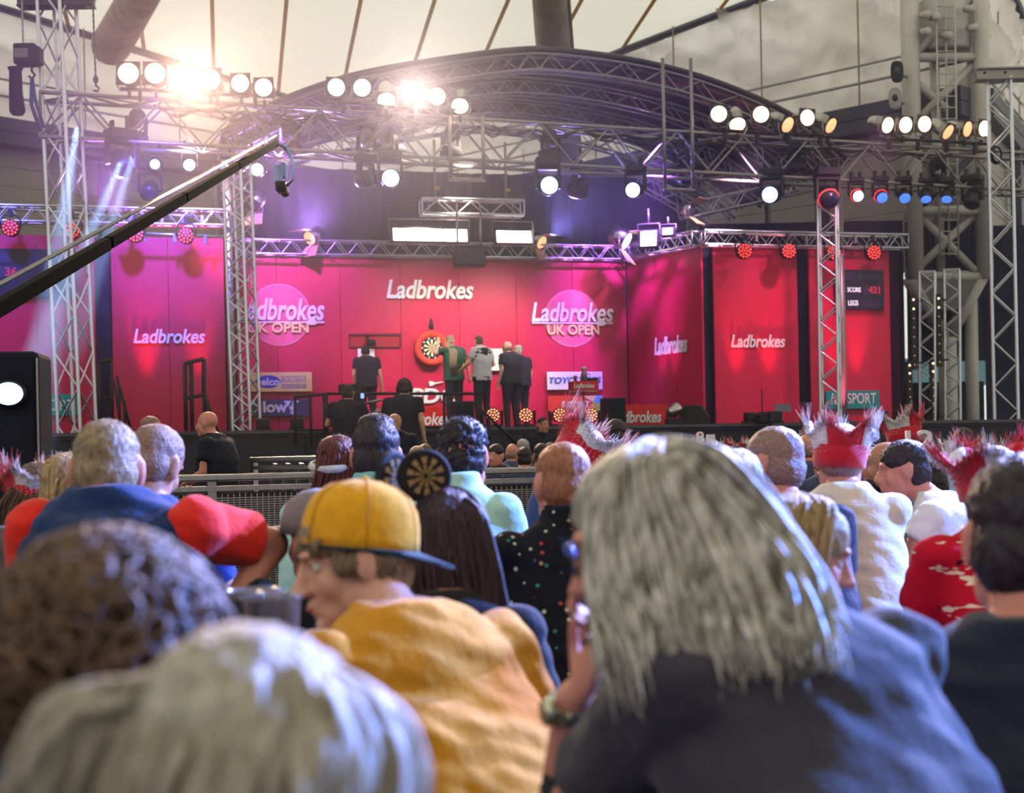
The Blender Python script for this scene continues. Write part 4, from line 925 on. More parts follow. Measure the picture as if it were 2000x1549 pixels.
# unseen lamp stands added to go with the crowd spots at the right
for lab, pos, aim in (('added unseen blue lamp on a tall stand right of the audience', Vector((7.2, 6.6, 4.2)), Vector((.4, 2.0, 1.0))), ('added unseen pale blue lamp on a tall stand behind the right tables', Vector((5.0, 10.5, 6.0)), Vector((.2, 1.8, 1.0)))):
    dv = (pos - aim).normalized(); q = pos + dv * .35; r = thing('added_lamp_stand', lab, 'lamp', (q.x, q.y, 0)); R = (-dv).to_track_quat('Z', 'Y').to_matrix()
    obj('pole', MB().tube((0, 0, 0), (0, 0, q.z - .2), .03), M_BLACK, r, True)
    for k in range(3): a = 2 * PI * k / 3; obj('foot', MB().tube((0, 0, .5), (.5 * math.cos(a), .5 * math.sin(a), .02), .02), M_BLACK, r, True)
    obj('head', MB().lathe([(.06, -.2), (.14, -.15), (.16, .15), (.14, .17)], c=(0, 0, q.z), R=R, n=18), M_BLACK, r, True)
    obj('lens', MB().lathe([(.13, .165), (.12, .19), (.02, .2)], c=(0, 0, q.z), R=R, n=18), E_BLUE, r, True)
    obj('yoke', MB().tube((0, 0, q.z - .22), (0, 0, q.z - .1), .05), M_BLACK, r, True)

# ================================================================== things on the stage
def st(px, py, t): s, z = SP(px, py, t); return s, z
def stage_thing(name, label, cat, px, t, group=None, rot=0.0, z=ZS):
    s = SP(px, 835, t)[0]; return thing(name, label, cat, S(s, t, z), TH + rot, group)
r = stage_thing('drinks_stand', 'clear pedestal stand with red lettered top on the stage', 'stand', 1141, 2.6)
zt = SP(1141, 763, 2.6)[1] - ZS; zh = SP(1141, 745, 2.6)[1] - ZS
M_ACR = mat('clear_acrylic', (244, 220, 226), .1, trans=.7, spec=.6)
obj('stem', MB().tube((0, 0, .02), (0, 0, zt), .02, n=10), M_ACR, r, True); obj('foot', MB().lathe([(.2, 0), (.2, .015), (.03, .03)], n=24), M_ACR, r, True)
obj('top_box', MB().box((0, 0, (zt + zh) / 2), (.5, .34, zh - zt)), M_SIGNRED, r, bevel=.006); obj('shelf', MB().box((0, 0, zt - .01), (.5, .34, .015)), M_ACR, r)
obj('lettering', text_mesh('Ladbrokes', M_WHITE, .40, .09, .02, .22), M_WHITE, r, loc=(-.04, -.178, (zt + zh) / 2))
zt_w = ZS + zh; c = S(SP(1141, 745, 2.6)[0], 2.6, zt_w)
g = thing('water_jug', 'glass jug on the red lettered stand', 'jug', c, TH)
M_GLASS = mat('clear_plastic', (226, 220, 228), .08, trans=.85, spec=.5); M_REDDR = mat('red_drink', (180, 20, 50), .2, spec=.5)
obj('body', MB().lathe([(.06, 0), (.07, .02), (.065, .12), (.04, .19), (.05, .23), (.045, .235)], n=16), M_GLASS, g, True); obj('drink', MB().lathe([(.055, .008), (.062, .02), (.058, .11), (.03, .115)], n=16), M_REDDR, g, True)
obj('handle', MB().path([(.06, 0, .15), (.11, 0, .14), (.11, 0, .06), (.065, 0, .04)], .01, 5), M_GLASS, g, True); obj('lid', MB().ball((0, 0, .25), (.05, .05, .03)), M_WHITE, g, True)
g = thing('drink_cup', 'red cup left of the jug on the stand', 'cup', c + ES * -.17, TH)
obj('cup', MB().lathe([(.03, 0), (.04, .11), (.036, .11), (.01, .1)], n=14), M_REDDR, g, True); obj('rim', MB().lathe([(.041, .105), (.041, .115), (.036, .115)], n=14), M_WHITE, g, True)
g = thing('dart_tray', 'small black tray right of the jug on the stand', 'tray', c + ES * .16, TH)
obj('tray', MB().box((0, 0, .025), (.16, .14, .05)), M_BLACK, g, bevel=.01); obj('lip', MB().box((0, 0, .055), (.18, .16, .012)), M_BLACK, g)
for lab, x0, x1, y0, t in (('black speaker cabinet standing right of the fan sign', 1184, 1222, 778, 3.4), ('black speaker cabinet behind the stage handrail', 888, 926, 785, 3.2)):
    r = stage_thing('speaker_cabinet', lab, 'speaker', (x0 + x1) / 2, t); w = SP(x1, 800, t)[0] - SP(x0, 800, t)[0]; h = SP(x0, y0, t)[1] - ZS
    obj('cabinet', MB().box((0, .15, h / 2), (w, .4, h)), mat('speaker_black', (26, 26, 40), .6), r, bevel=.012); obj('grille', MB().box((0, -.055, h / 2), (w - .04, .012, h - .05)), M_BLACKFAB, r); obj('top_trim', MB().box((0, .15, h + .004), (w, .4, .012)), M_GUT, r)
r = stage_thing('stage_monitor', 'black wedge floor monitor at the right of the stage', 'speaker', 1353, 3.6, rot=-.5)
obj('wedge', MB().prism([(-.26, 0), (.28, 0), (.30, .14), (.14, .36), (-.12, .36)], -.22, .22), M_BLACK, r, bevel=.015); obj('grille', MB().add([(.295, -.2, .15), (.295, .2, .15), (.15, .2, .355), (.15, -.2, .355), (.305, -.2, .157), (.305, .2, .157), (.16, .2, .362), (.16, -.2, .362)], [(0, 1, 2, 3), (4, 7, 6, 5), (0, 4, 5, 1), (1, 5, 6, 2), (2, 6, 7, 3), (3, 7, 4, 0)]), mat('grille_brown', (60, 52, 56), .7), r)
for lab, px, t in (('silver moving head on the floor beside the wedge monitor', 1318, 3.7),):
    r = stage_thing('floor_lamp', lab, 'lamp', px, t); obj('base', MB().box((0, 0, .06), (.3, .26, .12)), M_BLACK, r, bevel=.01); obj('yoke', MB().box((-.13, 0, .2), (.03, .1, .2)).box((.13, 0, .2), (.03, .1, .2)), M_BLACK, r); obj('head', MB().lathe([(.06, -.14), (.11, -.1), (.12, .1), (.09, .12)], c=(0, 0, .28), R=Matrix.Rotation(.9, 3, 'Y'), n=16), M_SILVER, r, True)
for lab, px, t in (('small black floor lamp, left under the slate sign', 514, 3.8), ('small black floor lamp behind the left handrail', 580, 3.8), ('small black floor lamp before the right lettered panel', 1466, 3.8), ('small black floor lamp under the right teal sign', 1722, 3.8), ('small black floor lamp between the orange lamps', 1117, 3.8)):
    r = stage_thing('uplight', lab, 'lamp', px, t, 'small floor uplights'); obj('housing', MB().box((0, 0, .13), (.22, .18, .16)), M_BLACK, r, bevel=.02); obj('foot', MB().box((0, 0, .025), (.26, .2, .05)), M_BLACK, r); obj('lens', MB().box((0, .02, .215), (.18, .13, .012)), mat('dull_lens', (120, 110, 110), .2), r)
# red up-lights on the side panels (the lamps stand behind the deck edge)
for px, c, pw in ((290, RED, 420), (392, RED, 330), (1455, (1, .12, .2), 420), (1520, (1, .16, .2), 460), (1650, (1, .1, .2), 380), (1692, (1, .1, .2), 380)):
    s = SP(px, 835, TF + .35)[0]; spot('up_light', S(s, TF + .32, ZS + .1), S(s, TF, ZS + 2.6), c, pw, 26, .9, .05)
    r = thing('uplight', 'hidden red floor uplight grazing the side panel at %s' % {290: 'left lettering', 392: 'left corner', 1455: 'right lettering', 1520: 'right lettering edge', 1650: 'right screen', 1692: 'far right screen'}[px], 'lamp', S(s, TF + .4, ZS), TH, 'small floor uplights')
    obj('housing', MB().box((0, 0, .04), (.16, .12, .08)), M_BLACK, r, bevel=.01); obj('foot', MB().box((0, 0, .006), (.2, .16, .012)), M_BLACK, r)
for px in (1293, 1316):
    x_, r_ = flank_x(px); s = fs0 + (fs1 - fs0) * x_ / FL; t = TF * x_ / FL; nrm = (-ES * TF + ET * (-(fs1 - fs0)) * -1).normalized()
    spot('up_light', S(s, t, ZS + .1) + nrm * .3, S(s, t, ZS + 2.8), (1, .35, .9), 260, 24, .8, .05)

# handrails ----------------------------------------------------------
M_RAIL = mat('rail_black', (24, 24, 34), .45, .3)
def rail(label, pts, posts, t, low=None, w=.05, name='handrail'):
    s0, z0 = SP(*pts[0], t); r = thing(name, label, 'railing', S(s0, t, ZS), TH)
    P2 = [(SP(x, y, t)[0] - s0, SP(x, y, t)[1] - ZS) for x, y in pts]
    for (a, b) in zip(P2[:-1], P2[1:]): obj('top_rail', MB().tube((a[0], 0, a[1]), (b[0], 0, b[1]), w / 2), M_RAIL, r, True)
    for x, y0, y1 in posts:
        sx, zt = SP(x, y0, t); zb = SP(x, y1, t)[1]; obj('post', MB().tube((sx - s0, 0, zt - ZS), (sx - s0, 0, zb - ZS), w / 2), M_RAIL, r, True)
    for q in (low or []):
        a, b = SP(q[0], q[1], t), SP(q[2], q[3], t); obj('lower_rail', MB().tube((a[0] - s0, 0, a[1] - ZS), (b[0] - s0, 0, b[1] - ZS), w / 2.4), M_RAIL, r, True)
    return r
rail('long black handrail across the stage steps', [(636, 769), (939, 769)], [(638, 769, 880), (867, 769, 880), (939, 769, 840)], 4.75, [(640, 832, 938, 836)])
rail('black handrail with three posts left of the cameramen', [(574, 776), (634, 770)], [(576, 776, 870), (606, 773, 870), (633, 770, 870)], 4.9, [(576, 840, 634, 840)])
rail('slanting black stair rail going down right of the steps', [(940, 800), (1010, 868)], [(955, 812, 880), (985, 842, 890)], 5.2)
rail('tall black handrail frame beside the bald guard', [(361, 710), (398, 701), (398, 765), (424, 846)], [(361, 710, 842), (373, 708, 842), (398, 701, 842)], 4.9, [(361, 778, 398, 772)], .07)
rail('brown wooden stair rail at the left wing', [(228, 735), (256, 842)], [(232, 752, 850), (243, 782, 850)], 4.9, [(222, 745, 238, 842)], .05)
rail('dark handrail frame in the left gap drape', [(192, 708), (218, 702)], [(193, 708, 850), (217, 702, 850)], 4.7, [(193, 780, 217, 776)], .06)
# TV camera on the stage at right
q = stage_pt(1505, 815, 4.9); r = thing('television_camera', 'black television camera with grey flip screen at the right', 'camera', (q.x, q.y, 0), TH); z = q.z
obj('body', MB().box((0, 0, z), (.24, .5, .2)), M_BLACK, r, bevel=.02); obj('lens', MB().tube((-.03, .25, z), (-.03, .5, z), .08, .1, 14), M_BLACK, r, True)
obj('flip_screen', MB().box((.18, -.12, z + .16), (.30, .03, .14)), mat('screen_grey', (120, 120, 134), .3), r); obj('antenna', MB().tube((-.16, 0, z), (-.16, 0, z + .5), .012), M_BLACK, r); obj('side_pack', MB().box((-.2, -.05, z - .02), (.18, .26, .18)), M_BLACK, r, bevel=.03)
for k in range(3):
    a = 2 * PI * k / 3 + .4; obj('tripod_leg', MB().tube((0, 0, z - .12), (.55 * math.cos(a), .55 * math.sin(a), 0), .03, .022), M_BLACK, r, True)
# cameramen's riser
q = P(735, 880, 20.5); r = thing('camera_riser', 'black camera riser in front of the stage', 'riser', (q.x, q.y, 0), TH)
RZ = .52
obj('deck', MB().box((0, 0, RZ - .04), (2.0, 1.4, .08)), M_BLACK, r)
for x in (-.9, .9):
    for y in (-.6, .6): obj('leg', MB().box((x, y, (RZ - .08) / 2), (.07, .07, RZ - .08)), M_BLACK, r)
q = P(705, 790, 20.7); r = thing('television_camera', 'black television camera with lit viewfinder held by the left cameraman', 'camera', (q.x, q.y, RZ), TH); z = q.z - RZ
obj('body', MB().box((-.12, .1, z + .08), (.2, .5, .2)), M_BLACK, r, bevel=.02); obj('hood', MB().box((-.12, .25, z + .24), (.30, .3, .12)), M_BLACK, r); obj('viewfinder', MB().box((-.02, -.1, z + .12), (.1, .02, .07)), mat('viewfinder_glow', (120, 140, 255), .3, emit=(120, 150, 255), estr=2.2), r)
obj('pan_bar', MB().tube((.0, -.1, z), (.24, -.32, z + .05), .02).tube((.1, -.1, z - .15), (.28, -.2, z - .1), .016), M_STEEL, r, True); obj('column', MB().tube((-.12, .1, z), (-.12, .1, 0), .09, .12, 12), M_BLACK, r, True)

# ================================================================== people
SKIN = mat('skin_light', (214, 160, 138), .5, 0, .06, 30, spec=.3); SKINR = mat('skin_ruddy', (206, 138, 118), .5, 0, .08, 30, spec=.3); SKINT = mat('skin_tan', (178, 126, 102), .5, 0, .06, 30, spec=.3)
for m_ in (SKIN, SKINR, SKINT):
    bsdf(m_).inputs['Subsurface Weight'].default_value = 0.0
M_JEAN = mat('dark_trousers', (38, 42, 62), .8, 0, .15, 20); M_SHOE = mat('dark_shoe', (26, 24, 26), .5)
M_EYE = mat('eye_white', (226, 220, 216), .2); M_PUP = mat('pupil_dark', (30, 24, 24), .2); M_LIP = mat('lip', (176, 92, 92), .5)
HAIRM = {'dark': streaked('hair_dark', (24, 18, 22), (52, 40, 46), (90, 90, 30)), 'brown': streaked('hair_brown', (58, 40, 30), (112, 84, 62), (90, 90, 30)), 'grey': streaked('hair_grey', (120, 114, 108), (182, 176, 168), (90, 90, 25)),
         'blond': streaked('hair_blond', (128, 98, 62), (198, 168, 122), (110, 110, 8)), 'auburn': streaked('hair_auburn', (58, 18, 18), (112, 42, 36), (100, 100, 12)), 'ginger': streaked('hair_ginger', (132, 80, 54), (168, 110, 78), (90, 90, 40)),
         'plum': streaked('hair_plum', (26, 14, 22), (62, 38, 54), (110, 110, 8)), 'fair': streaked('hair_fair', (118, 96, 72), (170, 146, 116), (90, 90, 30)), 'stub': streaked('hair_stubble', (120, 92, 82), (160, 126, 110), (120, 120, 120)), 'silver': streaked('hair_silver', (112, 106, 92), (196, 190, 176), (120, 120, 10))}

def blob(name, mb, voxel, m, it=4, fold=0.0, fscale=(14, 14, 26), seed=0.0):
    """melt a pile of closed shapes into one continuous surface"""
    me = mb.mesh(name); o = bpy.data.objects.new('tmp', me); TMPS.collection.objects.link(o)
    rm = o.modifiers.new('r', 'REMESH'); rm.mode = 'VOXEL'; rm.voxel_size = voxel; rm.adaptivity = 0
    sm = o.modifiers.new('s', 'SMOOTH'); sm.factor = .5; sm.iterations = it
    dg = tmp_dg(); r = bpy.data.meshes.new_from_object(o.evaluated_get(dg)); bpy.data.objects.remove(o); bpy.data.meshes.remove(me)
    r.name = name; r.materials.clear(); r.materials.append(m)
    if fold:
        n = len(r.vertices); co = np.empty(n * 3, dtype=np.float32); no = np.empty(n * 3, dtype=np.float32)
        r.vertices.foreach_get('co', co); r.vertex_normals.foreach_get('vector', no); co = co.reshape(n, 3); no = no.reshape(n, 3)
        f = np.array([noise.noise(Vector((x * fscale[0] + seed, y * fscale[1], z * fscale[2] + x * 8))) for x, y, z in co], dtype=np.float32)
        co += no * (f * fold)[:, None]; r.vertices.foreach_set('co', co.ravel()); r.update()
    r.polygons.foreach_set('use_smooth', [True] * len(r.polygons)); return r

def capsule(mb, a, b, r0, r1, n=12):
    mb.tube(a, b, r0, r1, n); mb.ball(a, r0, nu=n, nv=8); mb.ball(b, r1, nu=n, nv=8)
def head_frame(c, yaw, pitch, roll): return Matrix.Translation(c) @ Matrix.Rotation(yaw, 4, 'Z') @ Matrix.Rotation(pitch, 4, 'X') @ Matrix.Rotation(roll, 4, 'Y')
def hball(mb, F, c, r, k=1.0, nu=18, nv=12): mb.ball(F @ (Vector(c) * k), tuple(x * k for x in r), R=F.to_3x3(), nu=nu, nv=nv)
def add_head(mb, F, k, face=True):
    hball(mb, F, (0, -.012, .03), (.076, .097, .086), k); hball(mb, F, (0, .032, -.03), (.060, .058, .078), k); hball(mb, F, (0, .042, -.085), (.047, .046, .04), k)
    for s in (-1, 1):
        hball(mb, F, (s * .035, .05, -.03), (.028, .03, .034), k); hball(mb, F, (s * .079, -.012, -.012), (.012, .025, .034), k); hball(mb, F, (s * .084, -.022, .0), (.009, .012, .028), k)
        hball(mb, F, (s * .05, .0, -.07), (.022, .045, .04), k)
    if face:
        hball(mb, F, (0, .080, .03), (.05, .018, .013), k); hball(mb, F, (0, .094, -.062), (.022, .012, .009), k); hball(mb, F, (0, .090, -.075), (.02, .012, .008), k); hball(mb, F, (0, .078, -.106), (.022, .022, .02), k)
        capsule(mb, F @ Vector((0, .088 * k, .014 * k)), F @ Vector((0, .110 * k, -.028 * k)), .010 * k, .014 * k, 10); hball(mb, F, (0, .114, -.033), (.016, .016, .013), k); hball(mb, F, (.012, .102, -.036), (.011, .012, .010), k); hball(mb, F, (-.012, .102, -.036), (.011, .012, .010), k)
def add_hand(mb, w, d, side, k=1.0, curl=.5):
    """w wrist point, d pointing direction, side = vector across the knuckles towards the thumb"""
    d = Vector(d).normalized(); side = Vector(side); side = (side - d * side.dot(d)).normalized(); nrm = d.cross(side)
    pc = w + d * .05 * k; R = Matrix((side, d, nrm)).transposed(); mb.ball(pc, (.04 * k, .05 * k, .016 * k), R=R)
    for i, L in enumerate((.072, .08, .075, .058)):
        b = w + d * .092 * k + side * (.03 - .02 * i) * k; L *= k; c1 = b + (d * math.cos(curl) + nrm * math.sin(curl)) * L * .5; c2 = c1 + (d * math.cos(curl * 2.2) + nrm * math.sin(curl * 2.2)) * L * .5
        capsule(mb, b, c1, .0095 * k, .0085 * k, 8); capsule(mb, c1, c2, .0085 * k, .007 * k, 8)
    t0 = w + d * .03 * k + side * .036 * k; t1 = t0 + (d * .7 + side * .7).normalized() * .035 * k + nrm * .008 * k; t2 = t1 + (d * .95 + side * .2).normalized() * .03 * k + nrm * .01 * k
    capsule(mb, t0, t1, .011 * k, .0095 * k, 8); capsule(mb, t1, t2, .0095 * k, .008 * k, 8)

def fuzz(name, me, m, n, L, r, droop=.4, seed=1, parent=None, keep=None):
    """fine tapered hairs standing on a hair mesh"""
    rnd = random.Random(seed); polys = me.polygons; mb = MB(); cnt = len(polys)
    for _ in range(n):
        p = polys[rnd.randrange(cnt)]; c, nn = p.center, p.normal
        if keep and not keep(c): continue
        g = Vector((rnd.uniform(-.6, .6), rnd.uniform(-.6, .6), rnd.uniform(-.6, .4) - droop)); l = L * rnd.uniform(.5, 1.2)
        mid = c + (nn + g * .5) * l * .5; end = mid + (nn * .4 + g) * l * .5
        mb.path([c - nn * .003, mid, end], [r, r * .8, r * .15], 3)
    return tag(obj(name, mb, m, parent, True), kind='stuff')

def short_hair(mb, F, k, kind):
    if kind == 'balding':
        hball(mb, F, (0, -.040, -.022), (.0795, .070, .068), k); hball(mb, F, (0, -.018, -.004), (.0795, .058, .040), k); return
    if kind == 'crop':
        hball(mb, F, (0, -.016, .040), (.0785, .0965, .079), k); hball(mb, F, (0, -.040, -.015), (.0775, .070, .075), k); return
    hball(mb, F, (0, -.012, .046), (.083, .103, .082), k); hball(mb, F, (0, -.042, -.018), (.0825, .074, .085), k)
    if kind == 'quiff': hball(mb, F, (0, .045, .10), (.06, .045, .035), k); hball(mb, F, (0, -.01, .11), (.065, .06, .035), k)

def jester_hat(root, F, k=1.0, tilt=0.0, dz=-.04,  ph=1.0, seed=1, flare=1.0, petals=5, white_first=True, fur=90):
    """soft band with red and white flaring petals tipped with fur"""
    rnd = random.Random(seed); MR, MW = mat('hat_red_felt', (206, 16, 40), .9, 0, .12, 40, sheen=.4), mat('hat_white_felt', (232, 222, 222), .9, 0, .08, 40, sheen=.4)
    F = F @ Matrix.Rotation(tilt, 4, 'Y') @ Matrix.Translation((0, 0, dz * k)); hat = obj('hat', MB().lathe([(.088 * k, .02 * k), (.094 * k, .02 * k), (.105 * k, .105 * k), (.092 * k, .105 * k)], c=(0, 0, 0), n=28, sy=1.18), MR, root, True)
    for v in hat.data.vertices: v.co = F @ (v.co + Vector((0, -.008 * k, 0)))
    for i in range(petals):
        a0, a1 = 2 * PI * i / petals + .3, 2 * PI * (i + 1) / petals + .3; vs = []; fs = []; na, nh = 8, 6; top = []
        for j in range(na + 1):
            u = j / na; a = a0 + (a1 - a0) * u; hgt = (.085 + .055 * abs(math.cos(PI * u)) ** 1.5) * k * ph
            for h in range(nh + 1):
                v = h / nh; rr = (.098 + flare * (.052 * v + .03 * v * v)) * k
                for th in (0, -.016 * k):
                    p = Vector(((rr + th) * math.cos(a), (rr + th) * 1.15 * math.sin(a) - .008 * k, .07 * k + hgt * v)); vs.append(F @ p)
            top.append((vs[-2], (vs[-2] - F @ Vector((0, 0, .08 * k))).normalized()))
        W2 = (nh + 1) * 2
        for j in range(na):
            for h in range(nh):
                n0 = j * W2 + h * 2; n1 = n0 + W2
                fs += [(n0, n1, n1 + 2, n0 + 2), (n0 + 1, n0 + 3, n1 + 3, n1 + 1)]
            n0 = j * W2 + nh * 2; fs.append((n0, n0 + W2, n0 + W2 + 1, n0 + 1)); n0 = j * W2; fs.append((n0, n0 + 1, n0 + W2 + 1, n0 + W2))
        for j in (0, na):
            for h in range(nh): n0 = j * W2 + h * 2; fs.append((n0, n0 + 2, n0 + 3, n0 + 1))
        mm = MW if (i % 2 == 0) == white_first else MR
        po = obj('hat_petal', MB().add(vs, fs), mm, hat, True)
        if fur > 100: fuzz('hat_fuzz', po.data, mm, 420, .016 * k, .0010 * k, .1, seed + i, hat)
        mb = MB(); up = F.to_3x3() @ Vector((0, 0, 1))
        for _ in range(fur):
            b, nn = rnd.choice(top); e = rnd.random(); end_bias = abs(2 * top.index((b, nn)) / na - 1)
            l = (.006 + .06 * end_bias ** 2 * rnd.random() + .010 * rnd.random()) * k; d = (nn * .5 + up * .7 + Vector((rnd.uniform(-.5, .5), rnd.uniform(-.5, .5), rnd.uniform(-.2, .4)))).normalized()
            b2 = b + Vector((rnd.uniform(-.01, .01), rnd.uniform(-.01, .01), rnd.uniform(-.02, .0))) * k
            mb.path([b2, b2 + d * l * .6, b2 + d * l + up * l * .2], [.0017 * k, .0013 * k, .0003], 3)
        tag(obj('hat_fur', mb, mm, hat, True), kind='stuff')
    return hat

def person(label, head, yaw=0.0, hyaw=0.0, hpitch=0.0, hroll=0.0, k=1.0, sw=.195, bulk=1.0, lean=.12, hf=.03, bx=0.0, stand=False, base=0.0, skin=None, shirt=None, sleeve='short',
           hair=None, hairkind='short', arms=None, trousers=None, vox=None, loc=None, group=None, face=True, fold=.006, collar=False, drop=.0, extra=None, fz=0, fzL=.02, hipz=None):
    H = loc if loc is not None else P(*head); d = H.y; skin = skin or SKIN; yaw, hyaw, hpitch, hroll = (math.radians(v) for v in (yaw, hyaw, hpitch, hroll))
    root = thing('person', label, 'person', (H.x, H.y, base), yaw, group); zh = H.z - base
    vox = vox or (.007 if d < 3.5 else .010 if d < 8 else .016)
    F = head_frame(Vector((0, 0, zh)), hyaw, hpitch, hroll)
    nb = Vector((bx * .5, -.045 - hf, zh - (.088 + drop) * k)); sc = Vector((bx, nb.y - .02, zh - (.172 + drop) * k))
    if hipz is not None: hz = hipz
    else: hz = .95 * (zh / 1.62) if stand else .53
    hip = Vector((bx, sc.y - (0 if stand else lean), hz)); ch = sc.lerp(hip, .36) + Vector((0, .0 if stand else .015, 0)); wa = sc.lerp(hip, .72) + Vector((0, -.0 if stand else -.02, 0))
    b = bulk; w = sw
    # body: head, neck, arms and an inner trunk, one continuous skin
    mb = MB(); add_head(mb, F, k, face); capsule(mb, F @ Vector((0, -.02 * k, -.05 * k)), nb + Vector((0, .012, -.045)), .056 * k, .054 * k)
    mb.loft([(hip, .13 * b, .10 * b), (wa, .12 * b, .09 * b), (ch, .14 * b, .10 * b), (sc, w * .8, .07), (nb, .06, .06)], 20)
    J = {-1: Vector((sc.x - w * .92, sc.y, sc.z - .015)), 1: Vector((sc.x + w * .92, sc.y, sc.z - .015))}; A = {}
    for s in (-1, 1):
        a = (arms or {}).get(s)
        if a is not None and a[0] == 'W':
            iv = Matrix.Translation((H.x, H.y, base)) @ Matrix.Rotation(yaw, 4, 'Z'); iv.invert(); a = tuple((iv @ Vector(q) - J[s]) / k if j < 2 else (iv.to_3x3() @ Vector(q)) for j, q in enumerate(a[1:]))
        if a is None: a = ((s * .05, -.02, -.28), (s * .06, .07, -.52)) if stand else ((s * .06, .08, -.26), (s * -.02, .32, -.24))
        e, h = J[s] + Vector(a[0]) * k, J[s] + Vector(a[1]) * k; A[s] = (e, h)
        capsule(mb, J[s], e, .050 * k * (.6 + .4 * b), .041 * k); capsule(mb, e, h, .042 * k, .029 * k)
        fd = (h - e).normalized(); side = Vector((-s, 0, .2)) if abs(fd.x) < .8 else Vector((0, 1, .3))
        if len(a) > 2: side = Vector(a[2])
        add_hand(mb, h, a[3] if len(a) > 3 else fd, side, k)
    obj('body', blob('body', mb, vox, skin, 3), skin, root)
    # shirt
    if shirt is not None:
        mb = MB(); q = .016
        mb.loft([(hip + Vector((0, 0, -.06)), .175 * b + q, .135 * b + q), (hip + Vector((0, 0, .05)), .172 * b + q, .130 * b + q), (wa, .165 * b + q, .122 * b + q), (ch, max(.18 * b, w * .86) + q, .125 * b + q), (sc + Vector((0, 0, -.06)), w * .97 + q, .105 * b + q), (sc + Vector((0, 0, .0)), w * .9 + q, .085 * b + q), (sc.lerp(nb, .4), w * .70 + q, .078 + q), (sc.lerp(nb, .75), w * .47 + q, .070 + q), (nb + Vector((0, .008, .0)), .062 * k + q, .060 * k + q)], 28, 2.3)
        if collar: mb.lathe([(.066 * k, -.02), (.084 * k, -.02), (.076 * k, .035), (.066 * k, .035)], c=nb, n=24)
        for s in (-1, 1):
            e, h = A[s]; mb.ball(J[s], (.064 * k * b, .066 * k * b, .064 * k) if sleeve != 'none' else (.04, .05, .04))
            if sleeve == 'short': mb.tube(J[s], J[s].lerp(e, .62), .064 * k * b, .060 * k * b, 14)
            elif sleeve == 'long': capsule(mb, J[s], e, .060 * k * b, .053 * k); capsule(mb, e, e.lerp(h, .93), .053 * k, .038 * k)
        obj('shirt', blob('shirt', mb, vox * 1.15, shirt, 4, fold, seed=head[0] * .37 if head else 1.0), shirt, root)
    # trousers and shoes
    mb = MB(); tr = trousers or M_JEAN
    if stand:
        for s in (-1, 1): kn = Vector((hip.x + s * .11, hip.y + .02, hz * .52)); an = Vector((hip.x + s * .12, hip.y - .02, .07)); capsule(mb, hip + Vector((s * .085, 0, -.02)), kn, .10 * b, .07); capsule(mb, kn, an, .07, .052)
        mb.ball(hip, (.165 * b, .13 * b, .12)); feet = [Vector((hip.x + s * .12, hip.y + .05, .04)) for s in (-1, 1)]
    else:
        for s in (-1, 1): kn = hip + Vector((s * .14, .42, .0)); an = Vector((kn.x, kn.y - .04, .08)); capsule(mb, hip + Vector((s * .09, .02, -.01)), kn, .088 * b, .066); capsule(mb, kn, an, .066, .05)
        mb.ball(hip, (.17 * b, .15 * b, .10)); feet = [Vector((hip.x + s * .14, hip.y + .44, .04)) for s in (-1, 1)]
    obj('trousers', blob('trousers', mb, max(vox, .014), tr, 4), tr, root)
    for f in feet: obj('shoe', MB().loft([(f + Vector((0, 0, -.04)), .048, .135), (f + Vector((0, 0, -.015)), .05, .137), (f + Vector((0, -.01, .01)), .046, .125), (f + Vector((0, -.05, .045)), .04, .07)], 16), M_SHOE, root, True)
    if hair is not None and hairkind != 'none':
        mb = MB(); short_hair(mb, F, k, hairkind); hm = HAIRM[hair]
        me = blob('hair', mb, min(vox, .009), hm, 3, .004 if hairkind != 'curly' else .016, (60, 60, 60), 3.0); ho = obj('hair', me, hm, root)
        if fz: fuzz('hair_strands', me, hm, fz, fzL, .0012 if d < 6 else .002, .3, int(head[0]) if head else 3, ho)
    if face and d < 4:
        for s in (-1, 1):
            ey = obj('eye', MB().ball(F @ (Vector((s * .031, .0685, .008)) * k), .0125 * k, nu=12, nv=8), M_EYE, root, True); obj('pupil', MB().ball(F @ (Vector((s * .031, .0775, .008)) * k), .0055 * k, nu=8, nv=6), M_PUP, ey, True)
            obj('eyelid', MB().ball(F @ (Vector((s * .031, .069, .0155)) * k), (.015 * k, .0145 * k, .0075 * k), R=F.to_3x3(), nu=14, nv=8).ball(F @ (Vector((s * .031, .068, -.002)) * k), (.0145 * k, .0135 * k, .005 * k), R=F.to_3x3(), nu=14, nv=8), skin, ey, True)
    root['_z'] = zh
    return root, F, A, sc, J

# ------------------------------------------------------------------ people on the stage
M_BSHIRT = mat('black_polo', (34, 34, 50), .8, 0, .1, 20); M_BTRO = mat('black_trousers', (38, 38, 54), .8, 0, .12, 20)
def on_stage(label, px, top, t, **kw):
    s, z = SP(px, top, t); H = S(s, t, z); H.z -= .115 * kw.get('k', 1.0); kw.setdefault('trousers', M_BTRO)
    return person(label, (px, top, 0), loc=H, stand=True, base=ZS, vox=.013, **kw)
on_stage('official in black polo standing left at the score sheet', 714, 674, .75, yaw=TH * 57, hyaw=-20, shirt=M_BSHIRT, hair='dark', arms={1: ((.06, -.02, -.28), (.10, .02, -.53)), -1: ((-.06, 0, -.28), (-.02, .08, -.5))}, bulk=1.1, sw=.21)
